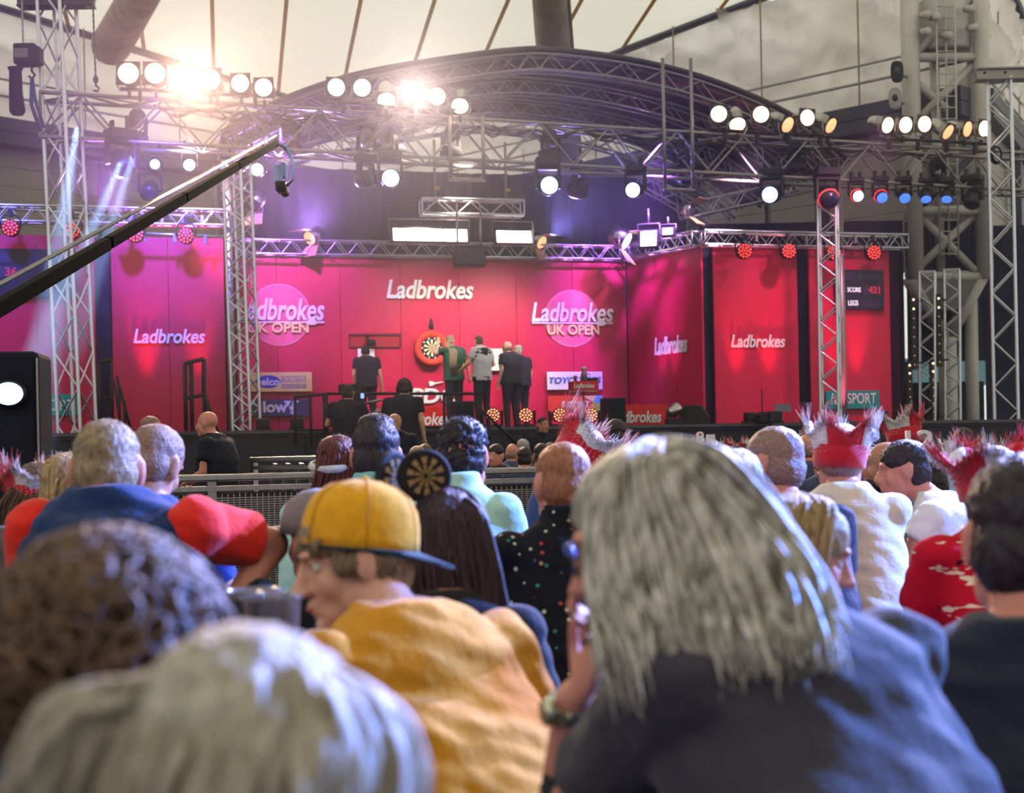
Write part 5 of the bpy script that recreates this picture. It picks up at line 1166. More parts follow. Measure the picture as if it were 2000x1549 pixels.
# dart player with long hair, green and yellow shirt
M_GREEN = mat('green_sport_shirt', (24, 78, 60), .6, 0, .15, 14); M_GOLD = mat('gold_panel', (240, 190, 40), .6)
r, F, A, sc, J = on_stage('dart player in green and yellow shirt with long fair hair', 880, 655, 1.0, yaw=35, hyaw=-62, shirt=M_GREEN, hair='fair', bulk=1.15, sw=.215, arms={1: ((.09, -.03, -.26), (.16, .0, -.50)), -1: ((-.10, .17, -.06), (-.02, .22, .16))})
mb = MB()
for i in range(60):
    u = i / 59; x = -.10 + .14 * u; y = -.10 - .04 * math.sin(u * 9)
    mb.path([F @ Vector((-.03 + .06 * u, -.06, .06)), F @ Vector((-.05 + .08 * u, -.12, -.06)), Vector((x - .06, sc.y - .14 + .03 * math.sin(u * 31), sc.z - .05)), Vector((x - .09, sc.y - .16, sc.z - .26)), Vector((x - .08 + .03 * math.sin(i), sc.y - .17, sc.z - .46 - .06 * math.sin(i * 2.1)))], [.008, .010, .012, .011, .003], 4)
obj('long_hair', mb, HAIRM['fair'], r, True)
obj('side_panel', MB().loft([(Vector((sc.x + .10, sc.y - .10, sc.z - .5)), .07, .035), (Vector((sc.x + .11, sc.y - .105, sc.z - .35)), .06, .04), (Vector((sc.x + .14, sc.y - .09, sc.z - .22)), .035, .03)], 14), M_GOLD, r, True)
obj('side_panel', MB().loft([(J[1] + Vector((.045, -.02, -.17)), .067, .06), (J[1] + Vector((.03, -.01, -.12)), .07, .065)], 14), M_GOLD, r, True)
# second player
r, F, A, sc, J = on_stage('dart player in black and white patterned shirt holding darts', 934, 655, 1.5, yaw=40, hyaw=-2, shirt=mat('white_grey_shirt', (206, 202, 210), .6, 0, .12, 18), hair='brown', hairkind='crop', bulk=1.1, sw=.205, arms={-1: ((-.08, .06, -.24), (-.10, .24, -.34)), 1: ((.08, -.02, -.26), (-.03, .20, -.37))})
obj('shirt_yoke', MB().loft([(sc + Vector((0, 0, -.16)), .222, .142), (sc + Vector((0, 0, -.06)), .226, .136), (sc + Vector((0, 0, .01)), .205, .112), (sc + Vector((0, .01, .045)), .125, .095)], 24), M_BLACK, r, True)
obj('shirt_stripe', MB().loft([(sc + Vector((0, 0, -.20)), .222, .145), (sc + Vector((0, 0, -.18)), .224, .146)], 24), M_BLACK, r, True)
obj('shirt_hem', MB().loft([(sc + Vector((0, 0, -.60)), .215, .165), (sc + Vector((0, 0, -.52)), .212, .162)], 24), M_BLACK, r, True)
on_stage('bald official in black polo facing the board, nearer of two', 990, 667, 1.2, yaw=42, hyaw=8, shirt=M_BSHIRT, hair='stub', hairkind='balding', bulk=1.3, sw=.215, arms={-1: ((-.06, -.02, -.27), (-.09, .04, -.52)), 1: ((.05, .0, -.27), (.02, .06, -.5))})
on_stage('official in black polo with glasses, further of two', 1010, 674, .7, yaw=40, hyaw=25, shirt=M_BSHIRT, hair='grey', hairkind='crop', bulk=1.2, sw=.21)

# ------------------------------------------------------------------ crew in front of the stage
M_CREW = mat('crew_black', (26, 26, 40), .85, 0, .12, 20)
def crew(label, px, top, d, base=0.0, **kw):
    H = P(px, top, d); H.z -= .115 * kw.get('k', 1.0); kw.setdefault('trousers', M_CREW); kw.setdefault('shirt', M_CREW)
    return person(label, (px, top, d), loc=H, stand=True, base=base, vox=.014, **kw)
crew('cameraman in black behind the left television camera', 680, 752, 20.5, RZ, yaw=-8, hair='dark', sw=.22, bulk=1.2, arms={1: ((.08, .1, -.22), (.12, .34, -.12)), -1: ((-.1, .05, -.26), (-.06, .3, -.2))})
r, F, A, sc, J = crew('crewman in black wearing a large headset', 790, 742, 20.2, RZ, yaw=-12, hair='dark', sw=.235, bulk=1.25)
obj('headset_band', MB().path([F @ Vector((.095 * math.cos(q), -.01, .03 + .10 * math.sin(q))) for q in [PI * i / 12 for i in range(13)]], .014, 6), M_BLACK, r, True)
for s in (-1, 1): obj('headset_cup', MB().ball(F @ Vector((s * .095, -.01, -.01)), (.03, .05, .055)), M_BLACK, r, True)
crew('bald bearded steward turned to the crowd before the stage', 770, 808, 17.5, yaw=170, hyaw=-20, hair='dark', hairkind='none', sw=.21, bulk=1.15, skin=SKINT)
crew('dark haired steward standing by the floor lamps', 1061, 815, 21, yaw=-150, hair='dark', hairkind='crop', sw=.2, skin=SKINT)
crew('grey haired guard in black facing right at the left', 296, 813, 14.0, yaw=-70, hair='stub', hairkind='crop', sw=.2, bulk=1.15, skin=SKINR)
crew('bald bearded guard in black facing left beside the railing', 404, 804, 13.6, yaw=75, hair='stub', hairkind='none', sw=.22, bulk=1.35, skin=SKINR, arms={-1: ((-.04, .02, -.27), (.10, .26, -.36)), 1: ((.06, .02, -.27), (-.02, .28, -.38))})
r, F, A, sc, J = crew('steward in a black cap behind the left guard', 206, 827, 14.4, yaw=-60, hair='dark', sw=.2, skin=SKINR)
cp = obj('cap', MB().lathe([(.098, .03), (.098, .06), (.07, .115), (.02, .13)], n=20), M_BLACK, r, True)
for v in cp.data.vertices: v.co = F @ v.co
obj('cap_peak', MB().loft([(F @ Vector((0, .13, .04)), .07, .07), (F @ Vector((0, .13, .05)), .07, .07)], 16), M_BLACK, r, True)

# ------------------------------------------------------------------ barriers
M_BAR = mat('galvanised_barrier', (150, 148, 146), .38, .9, .12, 25)
def barrier(label, a, b, h, slant=False):
    """crowd barrier: top rails, posts and a perforated front of wires"""
    a, b = Vector(a), Vector(b); r = thing('crowd_barrier', label, 'barrier', (a.x, a.y, 0), math.atan2(b.y - a.y, b.x - a.x)); L = (b - a).xy.length
    obj('top_rail', MB().box((L / 2, 0, h - .025), (L, .09, .05)), M_BAR, r, bevel=.012); obj('second_rail', MB().box((L / 2, 0, h - .10), (L, .05, .035)), M_BAR, r)
    obj('bottom_rail', MB().box((L / 2, 0, .10), (L, .06, .06)), M_BAR, r)
    n = max(1, round(L / 1.05))
    for i in range(n + 1): obj('post', MB().box((L * i / n, .01, h / 2), (.06, .05, h - .06)), M_BAR, r); 
    for i in range(n):
        x0, x1 = L * i / n + .03, L * (i + 1) / n - .03; mb = MB()
        if slant:
            for k in range(6): x = x0 + (x1 - x0) * (k + .5) / 6; mb.box((x, .1, h - .3), (.03, .04, .5), Matrix.Rotation(.35, 3, 'Y'))
        else:
            for k in range(int((h - .3) / .016)): mb.box(((x0 + x1) / 2, .0, .16 + k * .016), (x1 - x0, .006, .008))
            for k in range(24): mb.box((x0 + (x1 - x0) * k / 23, .004, h / 2), (.008, .006, h - .28))
        tag(obj('mesh_panel', mb, M_BAR, r), kind='stuff')
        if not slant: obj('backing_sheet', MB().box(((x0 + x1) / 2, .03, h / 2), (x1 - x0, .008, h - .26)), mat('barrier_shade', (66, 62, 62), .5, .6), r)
pa, pb = P(120, 934, 9.6), P(1180, 908, 11.0); hb_ = (pa.z + pb.z) / 2
barrier('long perforated steel crowd barrier behind the seated spectators', pa, pb, hb_)
pa, pb = P(494, 893, 13.5), P(660, 896, 12.4); barrier('short ribbed steel barrier at the foot of the left tower', pa, pb, pa.z, True)

# ================================================================== the audience
def toL(root, p): return Matrix.Rotation(-root.rotation_euler.z, 3, 'Z') @ (Vector(p) - root.location)
def cloth(name, c, **k): k.setdefault('var', .10); return mat(name, c, .85, 0, k['var'], k.get('scale', 25), bump=k.get('bump', .15), bscale=60, sheen=.15, spec=.2)
def dots_mat(name, base, cols, scale, thr):
    """small printed spots: voronoi cells, each with its own colour"""
    m = mat(name, base, .85, spec=.2); nt = m.node_tree; b = bsdf(m); tc = [n for n in nt.nodes if n.type == 'TEX_COORD'][0]; rp0 = [n for n in nt.nodes if n.type == 'VALTORGB'][0]
    v = nt.nodes.new('ShaderNodeTexVoronoi'); v.inputs['Scale'].default_value = scale; nt.links.new(tc.outputs['Object'], v.inputs['Vector'])
    lt = nt.nodes.new('ShaderNodeMath'); lt.operation = 'LESS_THAN'; lt.inputs[1].default_value = thr; nt.links.new(v.outputs['Distance'], lt.inputs[0])
    sp = nt.nodes.new('ShaderNodeSeparateColor'); nt.links.new(v.outputs['Color'], sp.inputs[0]); rp = nt.nodes.new('ShaderNodeValToRGB'); rp.color_ramp.interpolation = 'CONSTANT'
    while len(rp.color_ramp.elements) < len(cols): rp.color_ramp.elements.new(.5)
    for i, c in enumerate(cols): rp.color_ramp.elements[i].position = i / len(cols); rp.color_ramp.elements[i].color = lin(c) + (1,)
    nt.links.new(sp.outputs[0], rp.inputs[0]); mx = nt.nodes.new('ShaderNodeMix'); mx.data_type = 'RGBA'
    nt.links.new(lt.outputs[0], mx.inputs['Factor']); nt.links.new(rp0.outputs[0], mx.inputs['A']); nt.links.new(rp.outputs[0], mx.inputs['B']); nt.links.new(mx.outputs['Result'], b.inputs['Base Color']); return m
def print_mat(name, base, c1, c2, s1=(6, 6, 26), s2=9.0):
    """shirt print: thin pale wavy clouds and dark leafy blots"""
    m = mat(name, base, .85, spec=.2); nt = m.node_tree; b = bsdf(m); tc = [n for n in nt.nodes if n.type == 'TEX_COORD'][0]; rp0 = [n for n in nt.nodes if n.type == 'VALTORGB'][0]; src = rp0.outputs[0]
    for sc, c, lo, off in ((s1, c1, .63, 0), ((s2, s2, s2), c2, .64, 7.0)):
        mp = nt.nodes.new('ShaderNodeMapping'); mp.inputs['Scale'].default_value = sc; mp.inputs['Location'].default_value = (off, 0, 0); nt.links.new(tc.outputs['Object'], mp.inputs[0])
        nz = nt.nodes.new('ShaderNodeTexNoise'); nz.inputs['Scale'].default_value = 1; nz.inputs['Detail'].default_value = 3; nt.links.new(mp.outputs[0], nz.inputs['Vector'])
        gt = nt.nodes.new('ShaderNodeMath'); gt.operation = 'GREATER_THAN'; gt.inputs[1].default_value = lo; nt.links.new(nz.outputs[0], gt.inputs[0])
        mx = nt.nodes.new('ShaderNodeMix'); mx.data_type = 'RGBA'; nt.links.new(gt.outputs[0], mx.inputs['Factor']); nt.links.new(src, mx.inputs['A']); mx.inputs['B'].default_value = lin(c) + (1,); src = mx.outputs['Result']
    nt.links.new(src, b.inputs['Base Color']); return m

def strands(name, root, guides, n, r, m, seed=1, seg=14, wave=.006, spread=.012, nn=4):
    """hair locks: each follows a blend of two neighbouring guide curves (world points)"""
    rnd = random.Random(seed); G = [[toL(root, p) for p in g] for g in guides]; mb = MB()
    def cat(g, u):
        k = u * (len(g) - 1); i = min(int(k), len(g) - 2); f = k - i; p0, p1, p2, p3 = (g[max(0, min(len(g) - 1, j))] for j in (i - 1, i, i + 1, i + 2))
        return .5 * ((2 * p1) + (p2 - p0) * f + (2 * p0 - 5 * p1 + 4 * p2 - p3) * f * f + (3 * p1 - p0 - 3 * p2 + p3) * f ** 3)
    for _ in range(n):
        q = rnd.random() * (len(G) - 1); i = min(int(q), len(G) - 2); f = q - i; L = rnd.uniform(.8, 1.04); ph, fr = rnd.uniform(0, 6), rnd.uniform(5, 10); o = Vector((rnd.gauss(0, 1), rnd.gauss(0, 1), rnd.gauss(0, 1))) * spread
        w = Vector((rnd.uniform(-1, 1), rnd.uniform(-1, 1), rnd.uniform(-.5, .5))) * wave; pts = []; rs = []
        for s in range(seg + 1):
            u = s / seg * min(1, L); p = cat(G[i], u) * (1 - f) + cat(G[i + 1], u) * f
            pts.append(p + o * (.25 + .75 * u) + w * math.sin(ph + fr * u) * (.3 + u)); rs.append(r * (.75 + .45 * math.sin(PI * min(1, u * 1.05))) * (1 - .85 * max(0, (u - .8) / .2)))
        mb.path(pts, rs, nn)
    return tag(obj(name, mb, m, root, True), kind='stuff')

# ---- blurred grey head nearest the camera, centre left
M_GREYJ = cloth('grey_jacket', (120, 114, 112))
H = (488, 1575, 1.0); r, F, A, sc, J = person('nearest blurred spectator with shaggy ash blond hair, low in the picture', H, yaw=-5, hpitch=-8, sw=.2, shirt=M_GREYJ, sleeve='long', hair='silver', face=False, hf=.02, lean=.08, drop=.02, hipz=.42)
M_ASH = streaked('hair_ash', (126, 116, 96), (196, 188, 172), (70, 70, 12))
gs = []
for i in range(13):
    a = PI * (-.12 + 1.24 * i / 12); ca, sa = math.cos(a), math.sin(a)
    gs.append([P(520 + 60 * ca, 1302, 1.0 - .02 * sa), P(500 + 205 * ca, 1330 + 30 * abs(ca), 1.0 - .07 * sa), P(498 + 280 * ca, 1448, 1.0 - .10 * sa), P(470 + 300 * ca, 1580, 1.0 - .11 * sa), P(450 + 310 * ca, 1760, 1.0 - .10 * sa)])
strands('hair_locks', r, gs, 420, .0055, M_ASH, 3, 12, .008, .008)
gs = [[P(400 - 40 * i, 1330 + 8 * i, 1.0 - .02 * i), P(330 - 55 * i, 1350 + 12 * i, 1.0 - .02 * i), P(240 - 50 * i, 1430 + 12 * i, 1.0 - .02 * i), P(170 - 40 * i, 1560 + 20 * i, 1.0 - .015 * i), P(130 - 30 * i, 1750, 1.0)] for i in range(4)]
strands('hair_locks', r, gs, 200, .0055, M_ASH, 5, 10, .008, .012)
# ---- blurred brown curly head, left
H = (232, 1308, 1.28); r, F, A, sc, J = person('blurred spectator with thick brown curly hair at the lower left', H, yaw=-20, hpitch=-5, sw=.2, shirt=cloth('brown_cardigan', (60, 44, 40)), sleeve='long', hair='brown', hf=.02, hipz=.45)
rnd = random.Random(11); mb = MB(); M_CURL = streaked('hair_curl', (58, 42, 32), (128, 98, 76), (60, 60, 40))
for i in range(520):
    a, b = rnd.uniform(0, 2 * PI), rnd.uniform(-.75, 1.5); n0 = Vector((math.cos(a) * math.cos(b), math.sin(a) * math.cos(b), math.sin(b))); c = F @ Vector((n0.x * .092, n0.y * .108 - .02, n0.z * .10 + .02))
    if n0.y > .75 and n0.z < .3: continue
    t1 = n0.orthogonal().normalized(); t2 = n0.cross(t1); q = rnd.uniform(0, 6); R_ = rnd.uniform(.010, .020); pts = []
    for s in range(9):
        th = q + s * .75; pts.append(c + (F.to_3x3() @ (t1 * math.cos(th) + t2 * math.sin(th))) * R_ + (F.to_3x3() @ n0) * (.002 + .0022 * s) + Vector((0, 0, -.0014 * s)))
    mb.path(pts, [.0052 * (1 - .6 * s / 8) for s in range(9)], 4)
tag(obj('hair_curls', mb, M_CURL, r, True), kind='stuff')

# ---- man in the yellow cap
M_YEL = cloth('yellow_tshirt', (214, 146, 36)); M_CAP = cloth('yellow_cap_cloth', (228, 162, 30), scale=40); M_PEAK = cloth('dark_green_peak', (18, 48, 56))
r, F, A, sc, J = person('man in a backward yellow cap and yellow t-shirt, face in profile', (688, 1092, 2.7), yaw=38, hyaw=66, hpitch=-14, hroll=3, sw=.205, bulk=1.12, lean=.2, hf=.09, drop=-.02, bx=.03, shirt=M_YEL, hair='fair', fold=.010, vox=.006,
                        arms={1: ('W', P(1058, 1440, 2.82), P(1010, 1640, 2.95)), -1: ('W', P(560, 1560, 2.5), P(520, 1660, 2.9))})
hm = HAIRM['fair']; mb = MB()
for i in range(260):
    rnd = random.Random(i); s = rnd.choice((-1, 1)); u = rnd.random()
    y = .045 - .13 * u; xr = s * .0865 * math.sqrt(max(.08, 1 - ((y + .012) / .112) ** 2))
    a = F @ Vector((xr * .93, y, .02)); b = F @ Vector((xr * 1.01, y - .002 + .006 * rnd.random(), -.005)); c = F @ Vector((xr * .97, y - .004, -.022 - .05 * u * rnd.random()))
    mb.path([a, b, c], [.003, .0028, .0006], 3)
for i in range(120):
    rnd = random.Random(900 + i); x = rnd.uniform(-.07, .07); mb.path([F @ Vector((x, .088 - abs(x) * .5, .055)), F @ Vector((x, .098 - abs(x) * .5, .048)), F @ Vector((x * 1.05, .101 - abs(x) * .5, .034 - .012 * rnd.random()))], [.003, .003, .0006], 3)
tag(obj('hair_fringe', mb, hm, r, True), kind='stuff')
FC = F @ Matrix.Rotation(math.radians(20), 4, 'X'); cap = MB(); n = 32; prof = [(1.0, -.005), (1.0, .02), (.985, .045), (.93, .072), (.80, .098), (.58, .116), (.3, .126), (.06, .129)]
for rr, z in prof:
    for j in range(n):
        t = 2 * PI * j / n; cap.v.append(FC @ Vector((.094 * rr * math.cos(t), .113 * rr * math.sin(t) - .012, z + .022)))
cap.f = [(i * n + j, i * n + (j + 1) % n, (i + 1) * n + (j + 1) % n, (i + 1) * n + j) for i in range(len(prof) - 1) for j in range(n)] + [tuple(range((len(prof) - 1) * n, len(prof) * n))]
cp = obj('cap', cap, M_CAP, r, True); sub = cp.modifiers.new('thick', 'SOLIDIFY'); sub.thickness = .003
obj('cap_button', MB().ball(FC @ Vector((0, -.012, .152)), (.010, .010, .006)), M_CAP, cp, True)
for j in range(6):
    t = 2 * PI * j / 6; obj('cap_seam', MB().path([FC @ Vector((.0955 * rr * math.cos(t), .1145 * rr * math.sin(t) - .012, z + .0225)) for rr, z in prof], .0012, 4), mat('cap_thread', (196, 132, 24), .8), cp, True)
pk = MB(); vs = []
for j in range(13):
    t = PI + PI * j / 12
    for rr, dz in ((1.0, 0), (1.0, -.004)): vs.append(FC @ Vector((.094 * math.cos(t), .113 * math.sin(t) - .012, .022 + dz)))
    for dz in (0, -.004): vs.append(FC @ Vector((.090 * math.cos(t), .113 * math.sin(t) - .012 - .072 * abs(math.sin(t)) ** .6, .010 + dz - .012 * abs(math.sin(t)) + .006 * abs(math.cos(t)))))
fs = []
for j in range(12):
    a, b = j * 4, j * 4 + 4; fs += [(a, b, b + 2, a + 2), (a + 1, a + 3, b + 3, b + 1), (a + 2, b + 2, b + 3, a + 3), (a, a + 1, b + 1, b)]
obj('cap_peak', MB().add(vs, fs), M_PEAK, cp, True)
obj('cap_rim', MB().path([FC @ Vector((.0955 * math.cos(t), .1145 * math.sin(t) - .012, .0185)) for t in [2 * PI * j / 32 for j in range(33)]], .003, 5), M_PEAK, cp, True)
obj('lips', MB().ball(F @ Vector((0, .1, -.068)), (.016, .008, .007), R=F.to_3x3()), M_LIP, r, True)

# ---- person with long grey hair, hand to the face
M_LONG = streaked('hair_long_grey', (100, 92, 78), (232, 226, 212), (60, 60, 7), .4)
M_GTEE = cloth('charcoal_tshirt', (60, 58, 66))
r, F, A, sc, J = person('person with long flowing grey hair and charcoal t-shirt, hand at chin', (1268, 1050, 1.92), yaw=36, hyaw=46, hpitch=-20, sw=.215, bulk=1.2, lean=.2, hf=.09, drop=-.02, bx=.10, shirt=M_GTEE, skin=SKINR, hair='silver', fold=.007, vox=.006,
                        arms={-1: ('W', P(1098, 1620, 2.08), P(1122, 1368, 2.0), (-.3, 1, 0), P(1192, 1205, 1.93) - P(1122, 1368, 2.0)), 1: ((-.02, .08, -.28), (-.1, .34, -.26))})
gs = []
for i in range(9):          # near side, front to back
    u = i / 8
    gs.append([P(1262 + 70 * u, 862 + 6 * abs(u - .4), 1.90), P(1182 + 200 * u, 920 - 20 * u, 1.90 - .075), P(1158 + 340 * u, 1040 - 10 * u, 1.90 - .115), P(1172 + 395 * u, 1165 - 25 * u, 1.90 - .15), P(1200 + 400 * u, 1270 - 30 * u, 1.90 - .19), P(1225 + 390 * u, 1385 - 90 * u, 1.90 - .21)])
strands('hair_locks', r, gs, 760, .0032, M_LONG, 21, 20, .013, .010)
gs = []
for i in range(7):          # crown and far side
    v = i / 6; dd = 1.90 - .10 + .20 * v
    gs.append([P(1285, 860, 1.90), P(1400 - 12 * v, 890, dd), P(1500 - 10 * v, 1000, dd - .01), P(1572, 1120, dd - .04), P(1608, 1215, dd - .07), P(1628 - 20 * v, 1295, dd - .10)])
strands('hair_locks', r, gs, 480, .0032, M_LONG, 22, 20, .014, .009)
mb = MB()
for (x, y, d, a, b, c) in ((1290, 985, 1.90, .085, .085, .085), (1350, 1060, 1.88, .095, .085, .085), (1410, 1150, 1.84, .105, .085, .08), (1430, 1240, 1.80, .10, .08, .06), (1290, 1150, 1.84, .065, .07, .10), (1300, 1250, 1.80, .06, .06, .06)):
    mb.ball(toL(r, P(x, y, d)), (a * .92, b * .92, c * .92))
obj('hair_mass', blob('hair_mass', mb, .008, M_LONG, 6, .008, (40, 40, 12)), M_LONG, r)
e, h = A[-1]; dv = (h - e).normalized(); q = dv.to_track_quat('Z', 'Y').to_matrix(); M_WATCH = mat('steel_watch', (190, 190, 160), .25, .9)
wt = obj('wrist_watch', MB().lathe([(.033, -.010), (.0365, -.010), (.0365, .010), (.033, .010)], c=h - dv * .012, R=q, n=24, sy=.95), M_WATCH, r, True)
for j in range(14): t = 2 * PI * j / 14; obj('watch_link', MB().box((h - dv * .012) + q @ Vector((.0365 * math.cos(t), .0345 * math.sin(t), 0)), (.005, .012, .022), q @ Matrix.Rotation(t, 3, 'Z')), M_WATCH, wt)
cdir = (q.transposed() @ toL(r, r.location + Vector((-.9, -.45, 0)))); ct = math.atan2(cdir.y, cdir.x)
obj('watch_case', MB().lathe([(.019, 0), (.020, .004), (.018, .011), (.004, .012)], c=(h - dv * .012) + q @ Vector((.035 * math.cos(ct), .034 * math.sin(ct), 0)), R=q @ Matrix.Rotation(ct, 3, 'Z') @ Matrix.Rotation(PI / 2, 3, 'Y'), n=18), M_WATCH, wt, True)
# tattoo: dark ink patch just proud of the forearm skin
tp = e.lerp(h, .42); cam_l = toL(r, Vector((0, 0, CAMH))); vdir = (cam_l - tp).normalized(); ink = MB(); rnd = random.Random(4); sd = dv.cross(vdir).normalized()
for i in range(22):
    a = rnd.uniform(-.9, .9); L = rnd.uniform(-.055, .055) * (1 - .5 * abs(a)); nrm = (vdir * math.cos(a) + sd * math.sin(a)); nrm = (nrm - dv * nrm.dot(dv)).normalized(); rr = .0375
    c = tp + dv * L + nrm * rr; ink.ball(c, (rnd.uniform(.007, .014), rnd.uniform(.005, .010), .0022), R=nrm.to_track_quat('Z', 'Y').to_matrix(), nu=10, nv=6)
tag(obj('tattoo', ink, mat('tattoo_ink', (52, 56, 60), .7), r, True), kind='stuff')
gl = obj('glasses', MB().path([F @ Vector((.058 * math.cos(t) * (1 if math.cos(t) > 0 else 1), .105, .010 + .02 * math.sin(t))) for t in [2 * PI * j / 24 for j in range(25)]], .0022, 5), M_BLACK, r, True)
for s in (-1, 1):
    obj('lens', MB().lathe([(.024, -.001), (.024, .001), (.004, .0015)], c=F @ Vector((s * .032, .106, .008)), R=F.to_3x3() @ Matrix.Rotation(PI / 2, 3, 'X'), n=18), mat('blue_glint_glass', (90, 130, 235), .08, .3), gl, True)  # blue glint on the glasses is painted as the lens colour
    obj('temple', MB().tube(F @ Vector((s * .062, .1, .012)), F @ Vector((s * .084, -.01, .012)), .0022, n=5), M_BLACK, gl)

# ---- dark haired man at the right edge
person('dark haired man in a navy t-shirt seen from behind at the right edge', (1996, 1050, 2.45), yaw=-10, hyaw=0, sw=.25, bulk=1.3, lean=.15, hf=.05, drop=.02, bx=-.02, shirt=cloth('navy_tshirt', (30, 32, 52)), hair='dark', fz=1600, fzL=.006, k=1.12, vox=.007, skin=SKINR)
# ---- blonde woman in profile
M_TEALP = print_mat('teal_print_shirt', (60, 130, 140), (206, 214, 226), (30, 52, 90), (14, 14, 14), 22)
r, F, A, sc, J = person('blonde woman in profile wearing a teal patterned top', (1568, 1085, 2.95), yaw=-45, hyaw=-42, hpitch=-16, sw=.17, lean=.1, hf=.04, shirt=M_TEALP, hair='blond', k=.95, vox=.006, skin=SKINR)
gs = []
for i in range(9):
    u = i / 8
    gs.append([P(1560, 965, 2.95), P(1626 - 118 * u, 985 + 5 * u, 2.95 - .07), P(1618 - 132 * u, 1050, 2.95 - .095), P(1606 - 124 * u, 1120, 2.95 - .10), P(1592 - 110 * u, 1185 + 20 * u, 2.95 - .09), P(1580 - 95 * u, 1230 + 30 * u, 2.95 - .08)])
strands('hair_locks', r, gs, 420, .0034, HAIRM['blond'], 31, 14, .004, .006)
gs = [[P(1565, 965, 2.95), P(1510 - 8 * v, 985, 2.9 + .12 * v), P(1490, 1060, 2.9 + .14 * v), P(1488, 1140, 2.9 + .14 * v), P(1492, 1235, 2.9 + .13 * v)] for v in (0, .35, .7, 1)]
strands('hair_locks', r, gs, 180, .0034, HAIRM['blond'], 32, 12, .004, .006)

# ---- man in white t-shirt and jester hat
M_WTEE = cloth('white_tshirt', (226, 216, 196), var=.04)
r, F, A, sc, J = person('man in white t-shirt and tall red and white fur hat, from behind', (1640, 892, 5.1), yaw=-4, sw=.175, bulk=1.05, lean=.1, shirt=M_WTEE, hair='stub', hairkind='crop', k=1.02, fold=.008, skin=SKINR, arms={1: ('W', P(1722, 1060, 5.0), P(1700, 1190, 5.4)), -1: ((-.04, .08, -.26), (0, .32, -.24))})
jester_hat(r, F, .95, .06, dz=-.06, ph=.85, seed=2, flare=.35, fur=170)
r, F, A, sc, J = person('dark haired man in white t-shirt facing left at the wooden table', (1764, 918, 6.0), yaw=62, hyaw=18, hpitch=-6, sw=.20, bulk=1.1, lean=.16, hf=.09, shirt=cloth('white_tshirt_cool', (222, 218, 222), var=.03), hair='dark', fz=500, fzL=.006, skin=SKINR, arms={-1: ('W', P(1772, 1092, 5.75), P(1716, 1118, 5.95)), 1: ((.04, .1, -.26), (-.02, .34, -.24))})
r, F, A, sc, J = person('bald man with dark framed glasses left of the fur hat man', (1508, 908, 4.8), yaw=22, hyaw=22, hpitch=-4, sw=.20, shirt=cloth('plum_shirt', (44, 34, 46)), hair='stub', hairkind='crop', k=1.08, skin=SKINR)
for s in (-1, 1): obj('glasses_temple', MB().path([F @ Vector((s * .062, .1, .012)), F @ Vector((s * .088, .0, .014)), F @ Vector((s * .088, -.03, -.01))], .004, 5), M_BLACK, r)
person('grey headed spectator half hidden behind the long grey hair', (1436, 952, 4.3), yaw=5, sw=.19, shirt=cloth('slate_shirt', (62, 68, 96)), hair='grey', hairkind='crop', fz=400, fzL=.008)
M_HAW = print_mat('red_print_shirt', (196, 14, 44), (238, 208, 190), (44, 14, 34), (7, 7, 34), 11)
r, F, A, sc, J = person('spectator in red palm print shirt and red white fur hat', (1936, 955, 4.2), yaw=10, sw=.225, bulk=1.3, lean=.14, shirt=M_HAW, hair='brown', skin=SKINR)
jester_hat(r, F, 1.0, -.1, dz=-.05, ph=.75, seed=5, flare=.6, fur=200, white_first=False)
r, F, A, sc, J = person('spectator in pale blue shirt with fur hat leaning sideways', (1768, 858, 8.6), yaw=-25, sw=.22, bulk=1.2, bx=.16, shirt=cloth('pale_blue_shirt', (150, 180, 224)), hair='brown', skin=SKINR)
jester_hat(r, F, 1.05, -.18, dz=-.04, ph=.8, seed=7, flare=.3, fur=110, white_first=False)
r, F, A, sc, J = person('bald bearded man facing left behind the white shirts', (1728, 910, 6.9), yaw=55, hyaw=15, sw=.19, shirt=cloth('dark_blue_shirt', (36, 42, 66)), skin=SKINT, hairkind='none')
obj('beard', blob('beard', (lambda b: (hball(b, F, (0, .04, -.085), (.056, .055, .048)), hball(b, F, (.045, .0, -.06), (.018, .035, .04)), hball(b, F, (-.045, .0, -.06), (.018, .035, .04)), b)[-1])(MB()), .009, HAIRM['dark']), HAIRM['dark'], r)
r, F, A, sc, J = person('woman with number headband and long dark hair', (1812, 930, 7.3), yaw=10, sw=.17, shirt=cloth('black_top', (30, 28, 36)), hair='dark', skin=SKINR)
obj('long_hair', blob('long_hair', (lambda b: (hball(b, F, (0, -.05, -.05), (.09, .06, .12)), hball(b, F, (0, -.07, -.17), (.085, .05, .12)), b)[-1])(MB()), .012, HAIRM['dark'], 4, .006, (40, 40, 10)), HAIRM['dark'], r)
hb2 = obj('headband', MB().path([F @ Vector((.09 * math.cos(q), -.01, .03 + .095 * math.sin(q))) for q in [PI * i / 12 for i in range(13)]], .008, 6), M_BLACK, r, True)
me = text_mesh('12', mat('headband_white', (232, 226, 226), .6), .15, .10, .015, 0, .015); o = obj('number', me, None, hb2, loc=F @ Vector((-.05, -.02, .185)))
for k_ in (-.09, .0): obj('spring', MB().tube(F @ Vector((k_ + .0, -.02, .11)), F @ Vector((k_, -.02, .15)), .005, n=5), M_BLACK, hb2)

